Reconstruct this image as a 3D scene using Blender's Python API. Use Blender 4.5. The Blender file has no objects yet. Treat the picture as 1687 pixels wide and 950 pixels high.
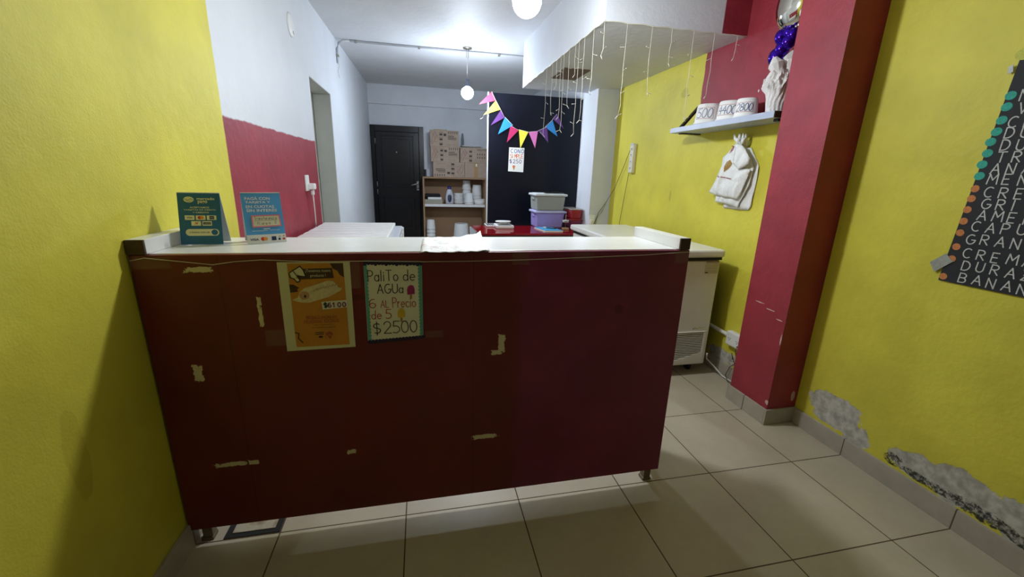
import bpy, bmesh, math, random
from mathutils import Vector, Matrix, noise
from mathutils.bvhtree import BVHTree

# ------------------------------------------------------------------ camera, world, lights, exposure
C = bpy.context.scene.collection
scene = bpy.context.scene
PI = math.pi
CAM_Z, F_PX, W_PX, H_PX = 1.30, 678.316, 1687, 950
YAW, PITCH, ROLL = 0.218317, 0.269132, -0.0301902
_cy, _sy, _cp, _sp, _cr, _sr = (math.cos(YAW), math.sin(YAW), math.cos(PITCH), math.sin(PITCH),
                                math.cos(ROLL), math.sin(ROLL))
FWD = Vector((_sy * _cp, _cy * _cp, -_sp))
_r0 = Vector((_cy, -_sy, 0))
_d0 = FWD.cross(_r0)
RIGHT = _r0 * _cr + _d0 * _sr
DOWN = -_r0 * _sr + _d0 * _cr
cam_data = bpy.data.cameras.new('camera')
cam = bpy.data.objects.new('camera', cam_data)
C.objects.link(cam)
cam_data.sensor_width = 36
cam_data.lens = F_PX / W_PX * 36
cam_data.clip_start = 0.02
cam.matrix_world = Matrix(((RIGHT.x, -DOWN.x, -FWD.x, 0), (RIGHT.y, -DOWN.y, -FWD.y, 0),
                           (RIGHT.z, -DOWN.z, -FWD.z, CAM_Z), (0, 0, 0, 1)))
scene.camera = cam

world = bpy.data.worlds.new('front_fill')
scene.world = world
world.use_nodes = True
world.node_tree.nodes['Background'].inputs[0].default_value = (1.0, 0.92, 0.80, 1)
world.node_tree.nodes['Background'].inputs[1].default_value = 0.065      # dim even fill, added through the open front to lift shaded surfaces

BULB_NEAR = Vector((0.50, 2.12, 2.07))
BULB_FAR = Vector((0.531, 4.98, 2.16))
BULB_STRENGTH = 390.0
BULB_FAR_STRENGTH = 560.0
BULB_COLOR = (0.87, 0.93, 1.0)
BULB_FAR_COLOR = (0.74, 0.85, 1.0)
BULB_RADIUS = 0.066

scene.view_settings.view_transform = 'Standard'
scene.view_settings.look = 'None'
scene.view_settings.gamma = 1.0
scene.view_settings.use_curve_mapping = False
scene.view_settings.exposure = 0.0


def AT(px, py, axis, val):
    """where the sight line of photo pixel (px, py) meets a real plane of the room"""
    d = RIGHT * ((px - 843.5) / F_PX) + DOWN * ((py - 475) / F_PX) + FWD
    o = Vector((0, 0, CAM_Z))
    t = (val - o[axis]) / d[axis]
    return o + d * t


# ------------------------------------------------------------------ materials
def lin(c):
    if isinstance(c, str):
        c = [int(c[i:i + 2], 16) / 255 for i in (0, 2, 4)]
    return tuple(x / 12.92 if x <= .04045 else ((x + .055) / 1.055) ** 2.4 for x in c)


class NT:
    """small helper to write node trees"""
    def __init__(self, name):
        self.m = bpy.data.materials.new(name)
        self.m.use_nodes = True
        self.t = self.m.node_tree
        self.b = self.t.nodes['Principled BSDF']
        self.pos = self.t.nodes.new('ShaderNodeNewGeometry').outputs['Position']
        s = self.t.nodes.new('ShaderNodeSeparateXYZ')
        self.t.links.new(self.pos, s.inputs[0])
        self.x, self.y, self.z = s.outputs

    def put(self, sock, v):
        if hasattr(v, 'is_linked') or isinstance(v, bpy.types.NodeSocket):
            self.t.links.new(v, sock)
        elif isinstance(v, (tuple, list)) and len(v) == 3 and sock.type == 'RGBA':
            sock.default_value = (*v, 1)
        else:
            sock.default_value = v

    def math(self, op, a, b=None, c=None, clamp=False):
        n = self.t.nodes.new('ShaderNodeMath')
        n.operation = op
        n.use_clamp = clamp
        for i, v in enumerate((a, b, c)):
            if v is not None:
                self.put(n.inputs[i], v)
        return n.outputs[0]

    def noise(self, scale, detail=3, rough=.5, vec=None, dist=0):
        n = self.t.nodes.new('ShaderNodeTexNoise')
        n.inputs['Scale'].default_value = scale
        n.inputs['Detail'].default_value = detail
        n.inputs['Roughness'].default_value = rough
        n.inputs['Distortion'].default_value = dist
        self.t.links.new(vec or self.pos, n.inputs['Vector'])
        return n.outputs['Fac']

    def ramp(self, f, a, b):
        n = self.t.nodes.new('ShaderNodeMapRange')
        n.clamp = True
        self.put(n.inputs[0], f)
        n.inputs[1].default_value = a
        n.inputs[2].default_value = b
        return n.outputs[0]

    def mix(self, f, a, b, mode='MIX'):
        n = self.t.nodes.new('ShaderNodeMix')
        n.data_type = 'RGBA'
        n.blend_type = mode
        self.put(n.inputs[0], f)
        self.put(n.inputs[6], a)
        self.put(n.inputs[7], b)
        return n.outputs[2]

    def step(self, v, edge, soft=.004):
        return self.ramp(v, edge - soft, edge + soft)

    def vary(self, col, scale, amt):
        f = self.ramp(self.noise(scale, 5, .6), .3, .7)
        lo = tuple(c * (1 - amt) for c in col) if not isinstance(col, bpy.types.NodeSocket) else None
        if lo:
            hi = tuple(min(1, c * (1 + amt * .6)) for c in col)
            return self.mix(f, lo, hi)
        g = self.math('MULTIPLY_ADD', f, amt, 1 - amt * .6)
        n = self.t.nodes.new('ShaderNodeMix')
        n.data_type = 'RGBA'
        n.blend_type = 'MULTIPLY'
        n.inputs[0].default_value = 1
        self.put(n.inputs[6], col)
        comb = self.t.nodes.new('ShaderNodeCombineXYZ')
        for i in range(3):
            self.put(comb.inputs[i], g)
        self.t.links.new(comb.outputs[0], n.inputs[7])
        return n.outputs[2]

    def bump(self, h, strength=.2, dist=.01):
        n = self.t.nodes.new('ShaderNodeBump')
        n.inputs['Strength'].default_value = strength
        n.inputs['Distance'].default_value = dist
        self.put(n.inputs['Height'], h)
        self.t.links.new(n.outputs[0], self.b.inputs['Normal'])

    def blobs(self, u, v, spots, nscale, amp, square=False):
        """mask of irregular marks: spots = (centre u, centre v, half u, half v)"""
        best = None
        for cu, cv, ru, rv in spots:
            du = self.math('ABSOLUTE', self.math('DIVIDE', self.math('SUBTRACT', u, cu), ru))
            dv = self.math('ABSOLUTE', self.math('DIVIDE', self.math('SUBTRACT', v, cv), rv))
            if square:
                d = self.math('MAXIMUM', du, dv)
            else:
                d = self.math('SQRT', self.math('ADD', self.math('MULTIPLY', du, du), self.math('MULTIPLY', dv, dv)))
            best = d if best is None else self.math('MINIMUM', best, d)
        n = self.math('MULTIPLY', self.math('SUBTRACT', self.noise(nscale, 6, .65), .5), amp)
        return self.ramp(self.math('ADD', self.math('SUBTRACT', 1.0, best), n), -.02, .06)

    def done(self, col, rough=.6, spec=.5, **kw):
        self.put(self.b.inputs['Base Color'], col)
        self.put(self.b.inputs['Roughness'], rough)
        self.b.inputs['Specular IOR Level'].default_value = spec
        for k, v in kw.items():
            self.put(self.b.inputs[k], v)
        return self.m


MATS = {}


def plain(name, col, rough=.5, var=.06, scale=12, bump=0, bscale=80, spec=.5, **kw):
    if name in MATS:
        return MATS[name]
    n = NT(name)
    if bump:
        n.bump(n.noise(bscale, 4), bump, .004)
    MATS[name] = n.done(n.vary(lin(col), scale, var), rough, spec, **kw)
    return MATS[name]


YELLOW, RED, WHITE = lin('d5cb46'), lin("952f3b"), lin('d3d6db')


def wall_bump(n):
    n.bump(n.math('ADD', n.noise(22, 4), n.math('MULTIPLY', n.noise(160, 2), .35)), .22, .012)


def mat_left_wall():
    n = NT('left_wall_paint')
    wob = n.math('MULTIPLY', n.math('SUBTRACT', n.noise(9, 3), .5), .025)
    yel = n.vary(YELLOW, 2.2, .16)
    smudge = n.blobs(n.y, n.z, [(.75, .42, .05, .16), (1.05, .62, .03, .12), (.62, .8, .03, .1)], 7, 1.2)
    yel = n.mix(n.math('MULTIPLY', smudge, .25), yel, lin('9c8a24'))
    red = n.vary(RED, 5, .18)
    whi = n.vary(WHITE, 3, .05)
    lower = n.math('SUBTRACT', 1.0, n.step(n.math('ADD', n.z, wob), 1.512))
    before_door = n.math('SUBTRACT', 1.0, n.step(n.y, 3.80))
    rear = n.mix(n.math('MULTIPLY', lower, before_door), whi, red)
    col = n.mix(n.step(n.math('ADD', n.y, n.math('MULTIPLY', wob, .5)), 2.135), yel, rear)
    wall_bump(n)
    return n.done(col, .55, .35)


def mat_right_wall():
    n = NT('right_wall_paint')
    wob = n.math('MULTIPLY', n.math('SUBTRACT', n.noise(9, 3), .5), .03)
    yel = n.vary(YELLOW, 2.2, .16)
    peel = n.blobs(n.y, n.z, [(1.46, .19, .15, .085), (1.34, .13, .07, .06), (1.08, .16, .11, .06), (.93, .17, .14, .075),
                              (.72, .17, .16, .09), (.45, .16, .2, .10), (.1, .15, .3, .09), (2.28, .13, .16, .05)], 11, 1.5)
    plaster = n.mix(n.ramp(n.noise(30, 5), .35, .65), lin('9d998f'), lin('c6c3b9'))
    mould = n.blobs(n.y, n.z, [(1.17, .13, .035, .03), (1.02, .118, .12, .018), (.86, .122, .12, .026), (.68, .115, .14, .026),
                               (.4, .11, .2, .02)], 24, 1.4)
    col = n.mix(peel, yel, plaster)
    col = n.mix(n.math('MULTIPLY', mould, n.ramp(n.noise(70, 5, .7), .38, .55)), col, lin('33332f'))
    red = n.vary(RED, 5, .18)
    yw = n.math('ADD', n.y, wob)
    in_red = n.math('MULTIPLY', n.math('SUBTRACT', 1.0, n.step(yw, 2.915)), n.step(n.z, 1.652))
    in_red = n.math('MULTIPLY', in_red, n.step(n.y, 1.80))
    chips = n.blobs(n.y, n.z, [(2.36, 1.835, .006, .008), (2.28, 2.22, .01, .012)], 60, .9)
    col = n.mix(in_red, col, n.mix(chips, red, lin('d8c9c9')))
    stain = n.blobs(n.y, n.z, [(2.72, 1.84, .0, .0001), (3.13, 1.95, .045, .035), (3.15, 1.17, .015, .05)], 14, .8)
    col = n.mix(n.math('MULTIPLY', stain, .35), col, lin('8a8324'))
    col = n.mix(n.step(n.y, 4.29), col, n.vary(WHITE, 3, .05))
    h = n.math('ADD', n.noise(22, 4), n.math('MULTIPLY', peel, -.8))
    n.bump(h, .25, .012)
    return n.done(col, .55, .35)


def mat_pillar():
    n = NT('pillar_red_paint')
    chips = n.blobs(n.math('MULTIPLY_ADD', n.math('SUBTRACT', n.x, 1.833), 20.0, n.y), n.z, [(1.86, .655, .03, .0035), (1.78, .635, .03, .003), (1.71, .60, .02, .003), (1.68, .13, .012, .012), (1.677, .50, .004, .03)], 55, 1.5)
    chips2 = n.blobs(n.x, n.z, [(1.99, .16, .012, .03)], 30, 1.2)
    col = n.mix(n.math('MAXIMUM', chips, chips2), n.vary(RED, 5, .2), lin('c7a9a6'))
    wall_bump(n)
    return n.done(col, .5, .4)


def mat_white(name='white_wall_paint', col=WHITE):
    n = NT(name)
    wall_bump(n)
    return n.done(n.vary(col, 3, .06), .6, .3)


def mat_soffit():
    n = NT('soffit_paint')
    red_side = n.math('MULTIPLY', n.step(n.x, 1.838, .003), n.math('SUBTRACT', 1.0, n.step(n.y, 2.545, .003)))
    red_side = n.math('MULTIPLY', red_side, n.step(n.z, 2.177, .002))
    wall_bump(n)
    return n.done(n.mix(red_side, n.vary(WHITE, 3, .05), n.vary(RED, 5, .2)), .6, .3)


def mat_floor():
    n = NT('beige_floor_tiles')
    T = .4525
    d = []
    for s, o in ((n.x, -.546), (n.y, 1.373)):
        f = n.math('FRACT', n.math('DIVIDE', n.math('SUBTRACT', s, o - 40 * T), T))
        d.append(n.math('MULTIPLY', n.math('SUBTRACT', .5, n.math('ABSOLUTE', n.math('SUBTRACT', f, .5))), T))
    dist = n.math('MINIMUM', d[0], d[1])
    grout = n.math('SUBTRACT', 1.0, n.ramp(dist, .0016, .0030))
    tile = n.vary(lin('b8ad98'), 4, .1)
    tile = n.vary(tile, 40, .05)
    col = n.mix(grout, tile, n.vary(lin('54402c'), 20, .4))
    n.bump(n.math('SUBTRACT', n.math('MULTIPLY', n.noise(9, 3), .15), n.math('MULTIPLY', grout, .6)), .25, .004)
    return n.done(col, n.mix(grout, (.34,) * 3, (.9,) * 3), .45)


def mat_baseboard():
    n = NT('tile_baseboard')
    T = .4525
    d = []
    for s, o in ((n.x, -.546), (n.y, 1.373)):
        f = n.math('FRACT', n.math('DIVIDE', n.math('SUBTRACT', s, o - 40 * T), T))
        d.append(n.math('MULTIPLY', n.math('SUBTRACT', .5, n.math('ABSOLUTE', n.math('SUBTRACT', f, .5))), T))
    joint = n.math('SUBTRACT', 1.0, n.ramp(n.math('MINIMUM', d[1], 1.0), .0016, .003))
    col = n.mix(joint, n.vary(lin('aaa294'), 9, .12), lin('4e4336'))
    return n.done(col, .4, .4)


def mat_counter():
    n = NT('counter_front_paint')
    brick = n.vary(lin("702422"), 3.5, .2)
    crim = n.vary(lin("7c2a4a"), 3.5, .2)
    wob = n.math('MULTIPLY', n.math('SUBTRACT', n.noise(5, 3), .5), .02)
    col = n.mix(n.step(n.math('ADD', n.x, wob), .335, .03), brick, crim)
    for sx in (.167, -.603):
        line = n.math('SUBTRACT', 1.0, n.ramp(n.math('ABSOLUTE', n.math('SUBTRACT', n.x, sx)), .0008, .0022))
        col = n.mix(n.math('MULTIPLY', line, .55), col, lin('32100f'))
    chips = n.blobs(n.x, n.z, [(-.655, 1.0, .034, .008), (-.505, .897, .006, .014), (-.506, .845, .006, .034),
                               (-.707, .665, .013, .026), (-.66, .3185, .044, .008), (-.592, .318, .016, .008),
                               (-.272, .32, .014, .009), (.212, .325, .046, .009), (.27, .705, .012, .034),
                               (.252, .674, .02, .009)], 60, 2.0, True)
    col = n.mix(chips, col, lin('d8cfae'))
    scuff = n.blobs(n.x, n.z, [(.72, .82, .018, .018), (-.2, .9, .1, .01)], 30, 1.0)
    col = n.mix(n.math('MULTIPLY', scuff, .4), col, lin('3a1218'))
    n.bump(n.math('ADD', n.noise(30, 4), n.math('MULTIPLY', chips, -.6)), .12, .004)
    return n.done(col, .42, .45)


def mat_carton(name, col):
    n = NT(name)
    w = n.t.nodes.new('ShaderNodeTexWave')
    w.inputs['Scale'].default_value = 60
    w.inputs['Distortion'].default_value = 1
    n.t.links.new(n.pos, w.inputs['Vector'])
    n.bump(w.outputs['Fac'], .05, .002)
    return n.done(n.vary(lin(col), 9, .1), .8, .2)


def mat_particle():
    n = NT('raw_chipboard')
    f = n.ramp(n.noise(220, 3), .35, .7)
    return n.done(n.mix(f, lin('8a6b4e'), lin('b6987a')), .75, .25)


def mat_crumple(name, col, tint=None, scale=30, rough=.6):
    n = NT(name)
    n.bump(n.noise(scale, 5, .7), .7, .012)
    c = n.vary(lin(col), 20, .06)
    if tint:
        c = n.mix(n.math('MULTIPLY', n.ramp(n.noise(45, 4), .56, .62), .55), c, lin(tint))
    return n.done(c, rough, .35)


def mat_emit(name, color, strength, zc):
    n = NT(name)
    e = n.t.nodes.new('ShaderNodeEmission')
    e.inputs[0].default_value = (*color, 1)
    # an LED globe sends little light back past its base
    n.put(e.inputs[1], n.math('MULTIPLY_ADD', n.ramp(n.z, zc + BULB_RADIUS * .75, zc - BULB_RADIUS * .1), strength * .92, strength * .08))
    n.t.links.new(e.outputs[0], n.t.nodes['Material Output'].inputs[0])
    return n.m


def mat_glass_red():
    n = NT('red_tinted_tabletop')
    n.done(n.vary(lin('9a1420'), 4, .1), .06, .6)
    tr = n.t.nodes.new('ShaderNodeBsdfTransparent')
    tr.inputs[0].default_value = (.75, .12, .14, 1)
    mx = n.t.nodes.new('ShaderNodeMixShader')
    mx.inputs[0].default_value = .72
    n.t.links.new(tr.outputs[0], mx.inputs[1])
    n.t.links.new(n.b.outputs[0], mx.inputs[2])
    n.t.links.new(mx.outputs[0], n.t.nodes['Material Output'].inputs[0])
    return n.m


def mat_clear(name, col, alpha, rough=.15):
    n = NT(name)
    n.done(n.vary(lin(col), 20, .05), rough, .5, Alpha=alpha)
    return n.m


M = {
    'left_wall': mat_left_wall(), 'right_wall': mat_right_wall(), 'pillar': mat_pillar(), 'white_wall': mat_white(),
    'ceiling': mat_white('ceiling_paint', lin('d3d4d6')), 'soffit': mat_soffit(), 'floor': mat_floor(),
    'base': mat_baseboard(), 'counter': mat_counter(), 'reveal': mat_white('bare_grey_plaster', lin('b4b5ae')),
    'laminate': plain('white_laminate', 'e6e6e3', .25, .03),
    'freezer': plain('freezer_enamel', 'e3e2dc', .28, .03),
    'freezer_grey': plain('freezer_trim', 'c4c8d0', .35, .04),
    'plastic_white': plain('white_plastic', 'e8e8e6', .4, .03),
    'plastic_cream': plain('cream_plastic', 'ddd6c0', .45, .05),
    'black_paint': plain('gloss_black_paint', '07080d', .25, .2, 6, .08, 18, .35),
    'black_board': plain('black_panel', '080b18', .32, .15, 5, 0, 80, .3),
    'black': plain('black_plastic', '0d0d0f', .45, .1),
    'dark_gap': plain('dark_rubber_gasket', '1c1c1c', .8, .1),
    'metal': plain('brushed_steel', 'a9a397', .35, .1, 30, Metallic=.9),
    'leg_metal': plain('worn_metal_leg', '7a6c58', .5, .2, 30, Metallic=.4),
    'chrome': plain('chrome', 'd8dade', .15, .02, Metallic=1.0),
    'chipboard': mat_particle(), 'mdf': plain('raw_brown_board', '4a392a', .8, .2, 60),
    'carton': mat_carton('grey_brown_carton', 'b09c8a'), 'carton_plain': mat_carton('plain_tan_carton', 'c2a680'),
    'carton_tape': plain('carton_tape', 'ab8a5c', .3, .06),
    'ink_dark': plain('dark_carton_ink', '4e443f', .8, .1), 'ink_red': plain('red_carton_ink', '8f5550', .8, .1),
    'foam': plain('white_foam', 'ececea', .7, .03, 20, .1, 120),
    'paper': plain('white_paper', 'e9e7dd', .7, .03), 'paper_cream': plain('cream_paper', 'dcd9b9', .7, .03),
    'orange': plain('orange_print', 'c8892f', .5, .1, 14), 'brown_ink': plain('brown_print', '4b3326', .6, .1),
    'red_ink': plain('russet_print', 'a8563a', .6, .05), 'black_ink': plain('black_ink', '22241f', .6, .05),
    'red_marker': plain('red_marker', 'b23c33', .6, .05), 'blue_marker': plain('blue_marker', '33457f', .6, .05),
    'orange_marker': plain('orange_marker', 'd8693c', .6, .05), 'magenta_ink': plain('magenta_marker', 'a52d76', .6, .05),
    'purple_ink': plain('dark_purple_print', '2c1d45', .6, .05), 'plum_ink': plain('plum_marker', '6c2350', .6, .05),
    'green_ink': plain('dark_green_marker', '1e4436', .6, .05), 'teal': plain('teal_print', '63ada8', .6, .05),
    'yellow_ink': plain('yellow_marker', 'dcb832', .6, .05), 'tan': plain('stick_tan', 'b98c4a', .6, .05),
    'cake': plain('meringue_print', 'ded0aa', .6, .14, 90), 'cake_pink': plain('pink_filling_print', 'c89a7c', .6, .1, 60),
    'teal_card': plain('dark_teal_card', '1a6690', .4, .05), 'blue_card': plain('sky_blue_card', '58a4e0', .4, .05),
    'card_white': plain('white_card', 'e4e4dc', .5, .03), 'gold_ink': plain('pale_yellow_print', 'ece9b8', .5, .03),
    'navy': plain('navy_print', '24355f', .5, .05), 'logo_red': plain('red_dot_print', 'cf3a2c', .5, .03),
    'logo_orange': plain('orange_dot_print', 'e89a3a', .5, .03), 'pink_edge': plain('pink_edging', 'e4808e', .6, .05),
    'flag_red': plain('coral_card', 'd9405c', .45, .04), 'flag_yellow': plain('yellow_card', 'ece04a', .45, .04),
    'flag_purple': plain('purple_card', '5e3474', .45, .04), 'flag_blue': plain('blue_card', '2e86c4', .45, .04),
    'flag_magenta': plain('magenta_card', 'b52c5e', .45, .04), 'flag_pink': plain('pink_card', 'd978b4', .45, .04),
    'tub_grey': plain('grey_tub_plastic', '9a9f98', .4, .04), 'tub_grey_lid': plain('pale_grey_lid', 'ced3d3', .35, .03),
    'tub_lilac': plain('lilac_tub_plastic', '9f93d6', .4, .04), 'tub_lilac_lid': plain('pale_lilac_lid', 'bdbae0', .35, .03),
    'clear_red': mat_clear('clear_box_with_red', 'a02a30', .92, .2), 'clear_plum': mat_clear('clear_box_with_plum', '7a3350', .92, .2),
    'clear_lid': mat_clear('clear_lid', 'c8bdb4', .75, .2), 'clear_tape': mat_clear('clear_tape', 'c8b8a8', .13, .12),
    'silver_tape': plain('crinkled_silver_tape', '9a9c94', .4, .2, 60, .4, 60),
    'glass_red': mat_glass_red(), 'chalkboard': plain('chalkboard_black', '1d1d22', .75, .25, 6),
    'chalk': plain('white_chalk', 'c8c8c4', .95, .3, 300), 'chalk_teal': plain('teal_chalk', '3fa492', .95, .3, 200),
    'chalk_orange': plain('orange_chalk', 'c77f4c', .95, .3, 200), 'chalk_yellow': plain('yellow_chalk', 'c8c860', .95, .2, 200),
    'bag': mat_crumple('white_bag_plastic', 'ececea', None, 26, .4), 'crepe': mat_crumple('white_crepe_paper', 'e4e0de', None, 50),
    'printed_sheet': mat_crumple('printed_wrapping_sheet', 'f2f2f0', 'd8b8bc', 22), 'gold': plain('bag_gold_patch', '9a7420', .4, .1),
    'bag_red': plain('bag_red_patch', '8f1f3c', .4, .1),
    'foil_purple': plain('purple_foil', '3a10a8', .14, .05, Metallic=.85), 'foil_silver': plain('silver_foil', 'd9d5c9', .08, .03, Metallic=1.0),
    'shelf_paint': plain('pale_blue_grey_shelf', 'aab2c6', .35, .06), 'bottle': plain('silver_white_bottle', 'c4c6d2', .3, .03),
    'bottle_label': plain('dark_bottle_label', '353a4c', .35, .2, 60), 'bottle_cap': plain('blue_bottle_cap', '2a2470', .3, .03),
    'notebook': plain('blue_notebook_cover', '3a9ccc', .4, .06), 'wood': plain('pale_wood_block', 'a8916a', .5, .12),
    'cord_white': plain('white_cable', 'd8d6d0', .5, .03), 'cord_dark': plain('dark_cable', '55502f', .5, .05),
    'wire_light': plain('clear_light_string', 'd9d6c6', .4, .03), 'green_dark': plain('dark_green_plastic', '23332f', .4, .1),
    'door_white': plain('white_door_paint', 'd2d4cc', .45, .05), 'hole': plain('brown_hatch_board', '6a5648', .8, .2, 30),
    'cover': None, 'grey_box': plain('grey_beige_box', 'a5a18f', .6, .06), 'dark_cloth': plain('dark_cloth', '1a1a22', .9, .2),
    'conduit': plain('painted_conduit', 'c2c3c6', .5, .05), 'bulb': mat_emit('bulb_glow', BULB_COLOR, BULB_STRENGTH, BULB_NEAR.z), 'bulb_far': mat_emit('cool_bulb_glow', BULB_FAR_COLOR, BULB_FAR_STRENGTH, BULB_FAR.z), 'socket': plain('grey_lamp_socket', '5c6270', .5, .05),
}


def mat_cover():
    n = NT('stained_cover_plate')
    f = n.ramp(n.noise(14, 5), .45, .65)
    return n.done(n.mix(f, lin('b9b09a'), lin('7c5c34')), .7, .3)


M['cover'] = mat_cover()

# ------------------------------------------------------------------ mesh helpers
ORIGIN = {}


class MB:
    def __init__(self):
        self.bm = bmesh.new()
        self.mi = 0

    def _mark(self, faces, mi=None):
        for f in faces:
            f.material_index = self.mi if mi is None else mi

    def box(self, lo, hi, bev=0, mat=None, seg=2):
        before = set(self.bm.faces)
        g = bmesh.ops.create_cube(self.bm, size=1)
        lo, hi = Vector(lo), Vector(hi)
        for v in g['verts']:
            v.co = Vector([(lo[i] + hi[i]) / 2 + v.co[i] * (hi[i] - lo[i]) for i in range(3)])
        if bev:
            es = set(e for v in g['verts'] for e in v.link_edges)
            bmesh.ops.bevel(self.bm, geom=list(es), offset=bev, segments=seg, affect='EDGES', profile=.5)
        new = [f for f in self.bm.faces if f not in before]
        if mat is not None:
            vs = set(v for f in new for v in f.verts)
            bmesh.ops.transform(self.bm, matrix=mat, verts=list(vs))
        self._mark(new)
        return new

    def hexa(self, pts, bev=0):
        """8 points: bottom ring of four, top ring of four"""
        before = set(self.bm.faces)
        vs = [self.bm.verts.new(p) for p in pts]
        for q in ((3, 2, 1, 0), (4, 5, 6, 7), (0, 1, 5, 4), (1, 2, 6, 5), (2, 3, 7, 6), (3, 0, 4, 7)):
            self.bm.faces.new([vs[i] for i in q])
        if bev:
            es = set(e for v in vs for e in v.link_edges)
            bmesh.ops.bevel(self.bm, geom=list(es), offset=bev, segments=2, affect='EDGES', profile=.5)
        self._mark([f for f in self.bm.faces if f not in before])

    def tube(self, pts, r, n=8, cap=True, taper=None):
        pts = [Vector(p) for p in pts]
        rings = []
        up = Vector((0, 0, 1))
        for i, p in enumerate(pts):
            t = (pts[min(i + 1, len(pts) - 1)] - pts[max(i - 1, 0)]).normalized()
            a = t.cross(up if abs(t.z) < .9 else Vector((1, 0, 0))).normalized()
            b = t.cross(a)
            rr = r if taper is None else r * taper[i]
            rings.append([self.bm.verts.new(p + (a * math.cos(2 * PI * k / n) + b * math.sin(2 * PI * k / n)) * rr) for k in range(n)])
        fs = []
        for i in range(len(rings) - 1):
            for k in range(n):
                fs.append(self.bm.faces.new((rings[i][k], rings[i][(k + 1) % n], rings[i + 1][(k + 1) % n], rings[i + 1][k])))
        if cap:
            fs.append(self.bm.faces.new(rings[0][::-1]))
            fs.append(self.bm.faces.new(rings[-1]))
        for f in fs:
            f.smooth = True
        self._mark(fs)

    def lathe(self, prof, c, n=28, axis='Z', mat=None, smooth=True, sx=1, sy=1):
        c = Vector(c)
        rings = []
        allv = []
        for r, z in prof:
            if r < 1e-6:
                ring = [self.bm.verts.new((0, 0, z))]
            else:
                ring = [self.bm.verts.new((r * math.cos(2 * PI * k / n) * sx, r * math.sin(2 * PI * k / n) * sy, z)) for k in range(n)]
            rings.append(ring)
            allv += ring
        fs = []
        for a, b in zip(rings, rings[1:]):
            for k in range(n):
                p = [a[k % len(a)], a[(k + 1) % len(a)], b[(k + 1) % len(b)], b[k % len(b)]]
                q = []
                for v in p:
                    if v not in q:
                        q.append(v)
                if len(q) > 2:
                    fs.append(self.bm.faces.new(q))
        for ring in (rings[0][::-1], rings[-1]):
            if len(ring) > 2:
                fs.append(self.bm.faces.new(ring))
        rot = {'Z': Matrix.Identity(4), 'X': Matrix.Rotation(PI / 2, 4, 'Y'), 'Y': Matrix.Rotation(-PI / 2, 4, 'X')}[axis]
        bmesh.ops.transform(self.bm, matrix=Matrix.Translation(c) @ (mat or rot), verts=allv)
        for f in fs:
            f.smooth = smooth
        self._mark(fs)

    def sphere(self, c, r, scale=(1, 1, 1), n=24, mat=None):
        g = bmesh.ops.create_uvsphere(self.bm, u_segments=n, v_segments=n // 2, radius=r)
        vs = g['verts']
        m = Matrix.Translation(Vector(c)) @ (mat or Matrix.Identity(4)) @ Matrix.Diagonal((*scale, 1))
        bmesh.ops.transform(self.bm, matrix=m, verts=vs)
        fs = set(f for v in vs for f in v.link_faces)
        for f in fs:
            f.smooth = True
        self._mark(fs)

    def poly(self, pts, P, depth=0, off=0):
        """flat outline pts (u, v) laid on plane P (4x4: u, v, normal); depth>0 makes a solid"""
        vs = [self.bm.verts.new(P @ Vector((u, v, off + depth))) for u, v in pts]
        fs = [self.bm.faces.new(vs)]
        if depth:
            ws = [self.bm.verts.new(P @ Vector((u, v, off))) for u, v in pts]
            fs.append(self.bm.faces.new(ws[::-1]))
            k = len(pts)
            for i in range(k):
                fs.append(self.bm.faces.new((ws[i], ws[(i + 1) % k], vs[(i + 1) % k], vs[i])))
        self._mark(fs)
        return fs

    def rect(self, u0, v0, u1, v1, P, depth=0, off=0):
        return self.poly([(u0, v0), (u1, v0), (u1, v1), (u0, v1)], P, depth, off)

    def ell(self, cu, cv, ru, rv, P, depth=0, off=0, n=24, a0=0, a1=2 * PI):
        k = n if a1 - a0 >= 2 * PI - 1e-6 else n + 1
        return self.poly([(cu + ru * math.cos(a0 + (a1 - a0) * i / n), cv + rv * math.sin(a0 + (a1 - a0) * i / n)) for i in range(k)], P, depth, off)

    def text(self, s, u0, v0, u1, v1, P, off=.0006, bold=0.0):
        cu = bpy.data.curves.new('t', 'FONT')
        cu.body = s
        cu.size = 1
        cu.offset = bold
        cu.resolution_u = 3
        o = bpy.data.objects.new('t', cu)
        C.objects.link(o)
        dg = bpy.context.evaluated_depsgraph_get()
        me = bpy.data.meshes.new_from_object(o.evaluated_get(dg))
        bpy.data.objects.remove(o)
        bpy.data.curves.remove(cu)
        xs = [v.co.x for v in me.vertices]
        ys = [v.co.y for v in me.vertices]
        x0, x1, y0, y1 = min(xs), max(xs), min(ys), max(ys)
        for v in me.vertices:
            v.co = P @ Vector((u0 + (v.co.x - x0) / (x1 - x0) * (u1 - u0), v0 + (v.co.y - y0) / (y1 - y0) * (v1 - v0), off))
        nf = len(self.bm.faces)
        self.bm.from_mesh(me)
        bpy.data.meshes.remove(me)
        self.bm.faces.ensure_lookup_table()
        self._mark(self.bm.faces[i] for i in range(nf, len(self.bm.faces)))

    def ink(self, line, w, P, off=.0006):
        """a flat marker stroke of width w along (u, v) points"""
        for a, b in zip(line, line[1:]):
            a, b = Vector(a), Vector(b)
            d = b - a
            if d.length < 1e-7:
                continue
            d.normalize()
            nn = Vector((-d.y, d.x)) * w / 2
            e = d * w * .4
            self.poly([tuple(a - e - nn), tuple(b + e - nn), tuple(b + e + nn), tuple(a - e + nn)], P, 0, off)
            off += 1e-6

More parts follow.
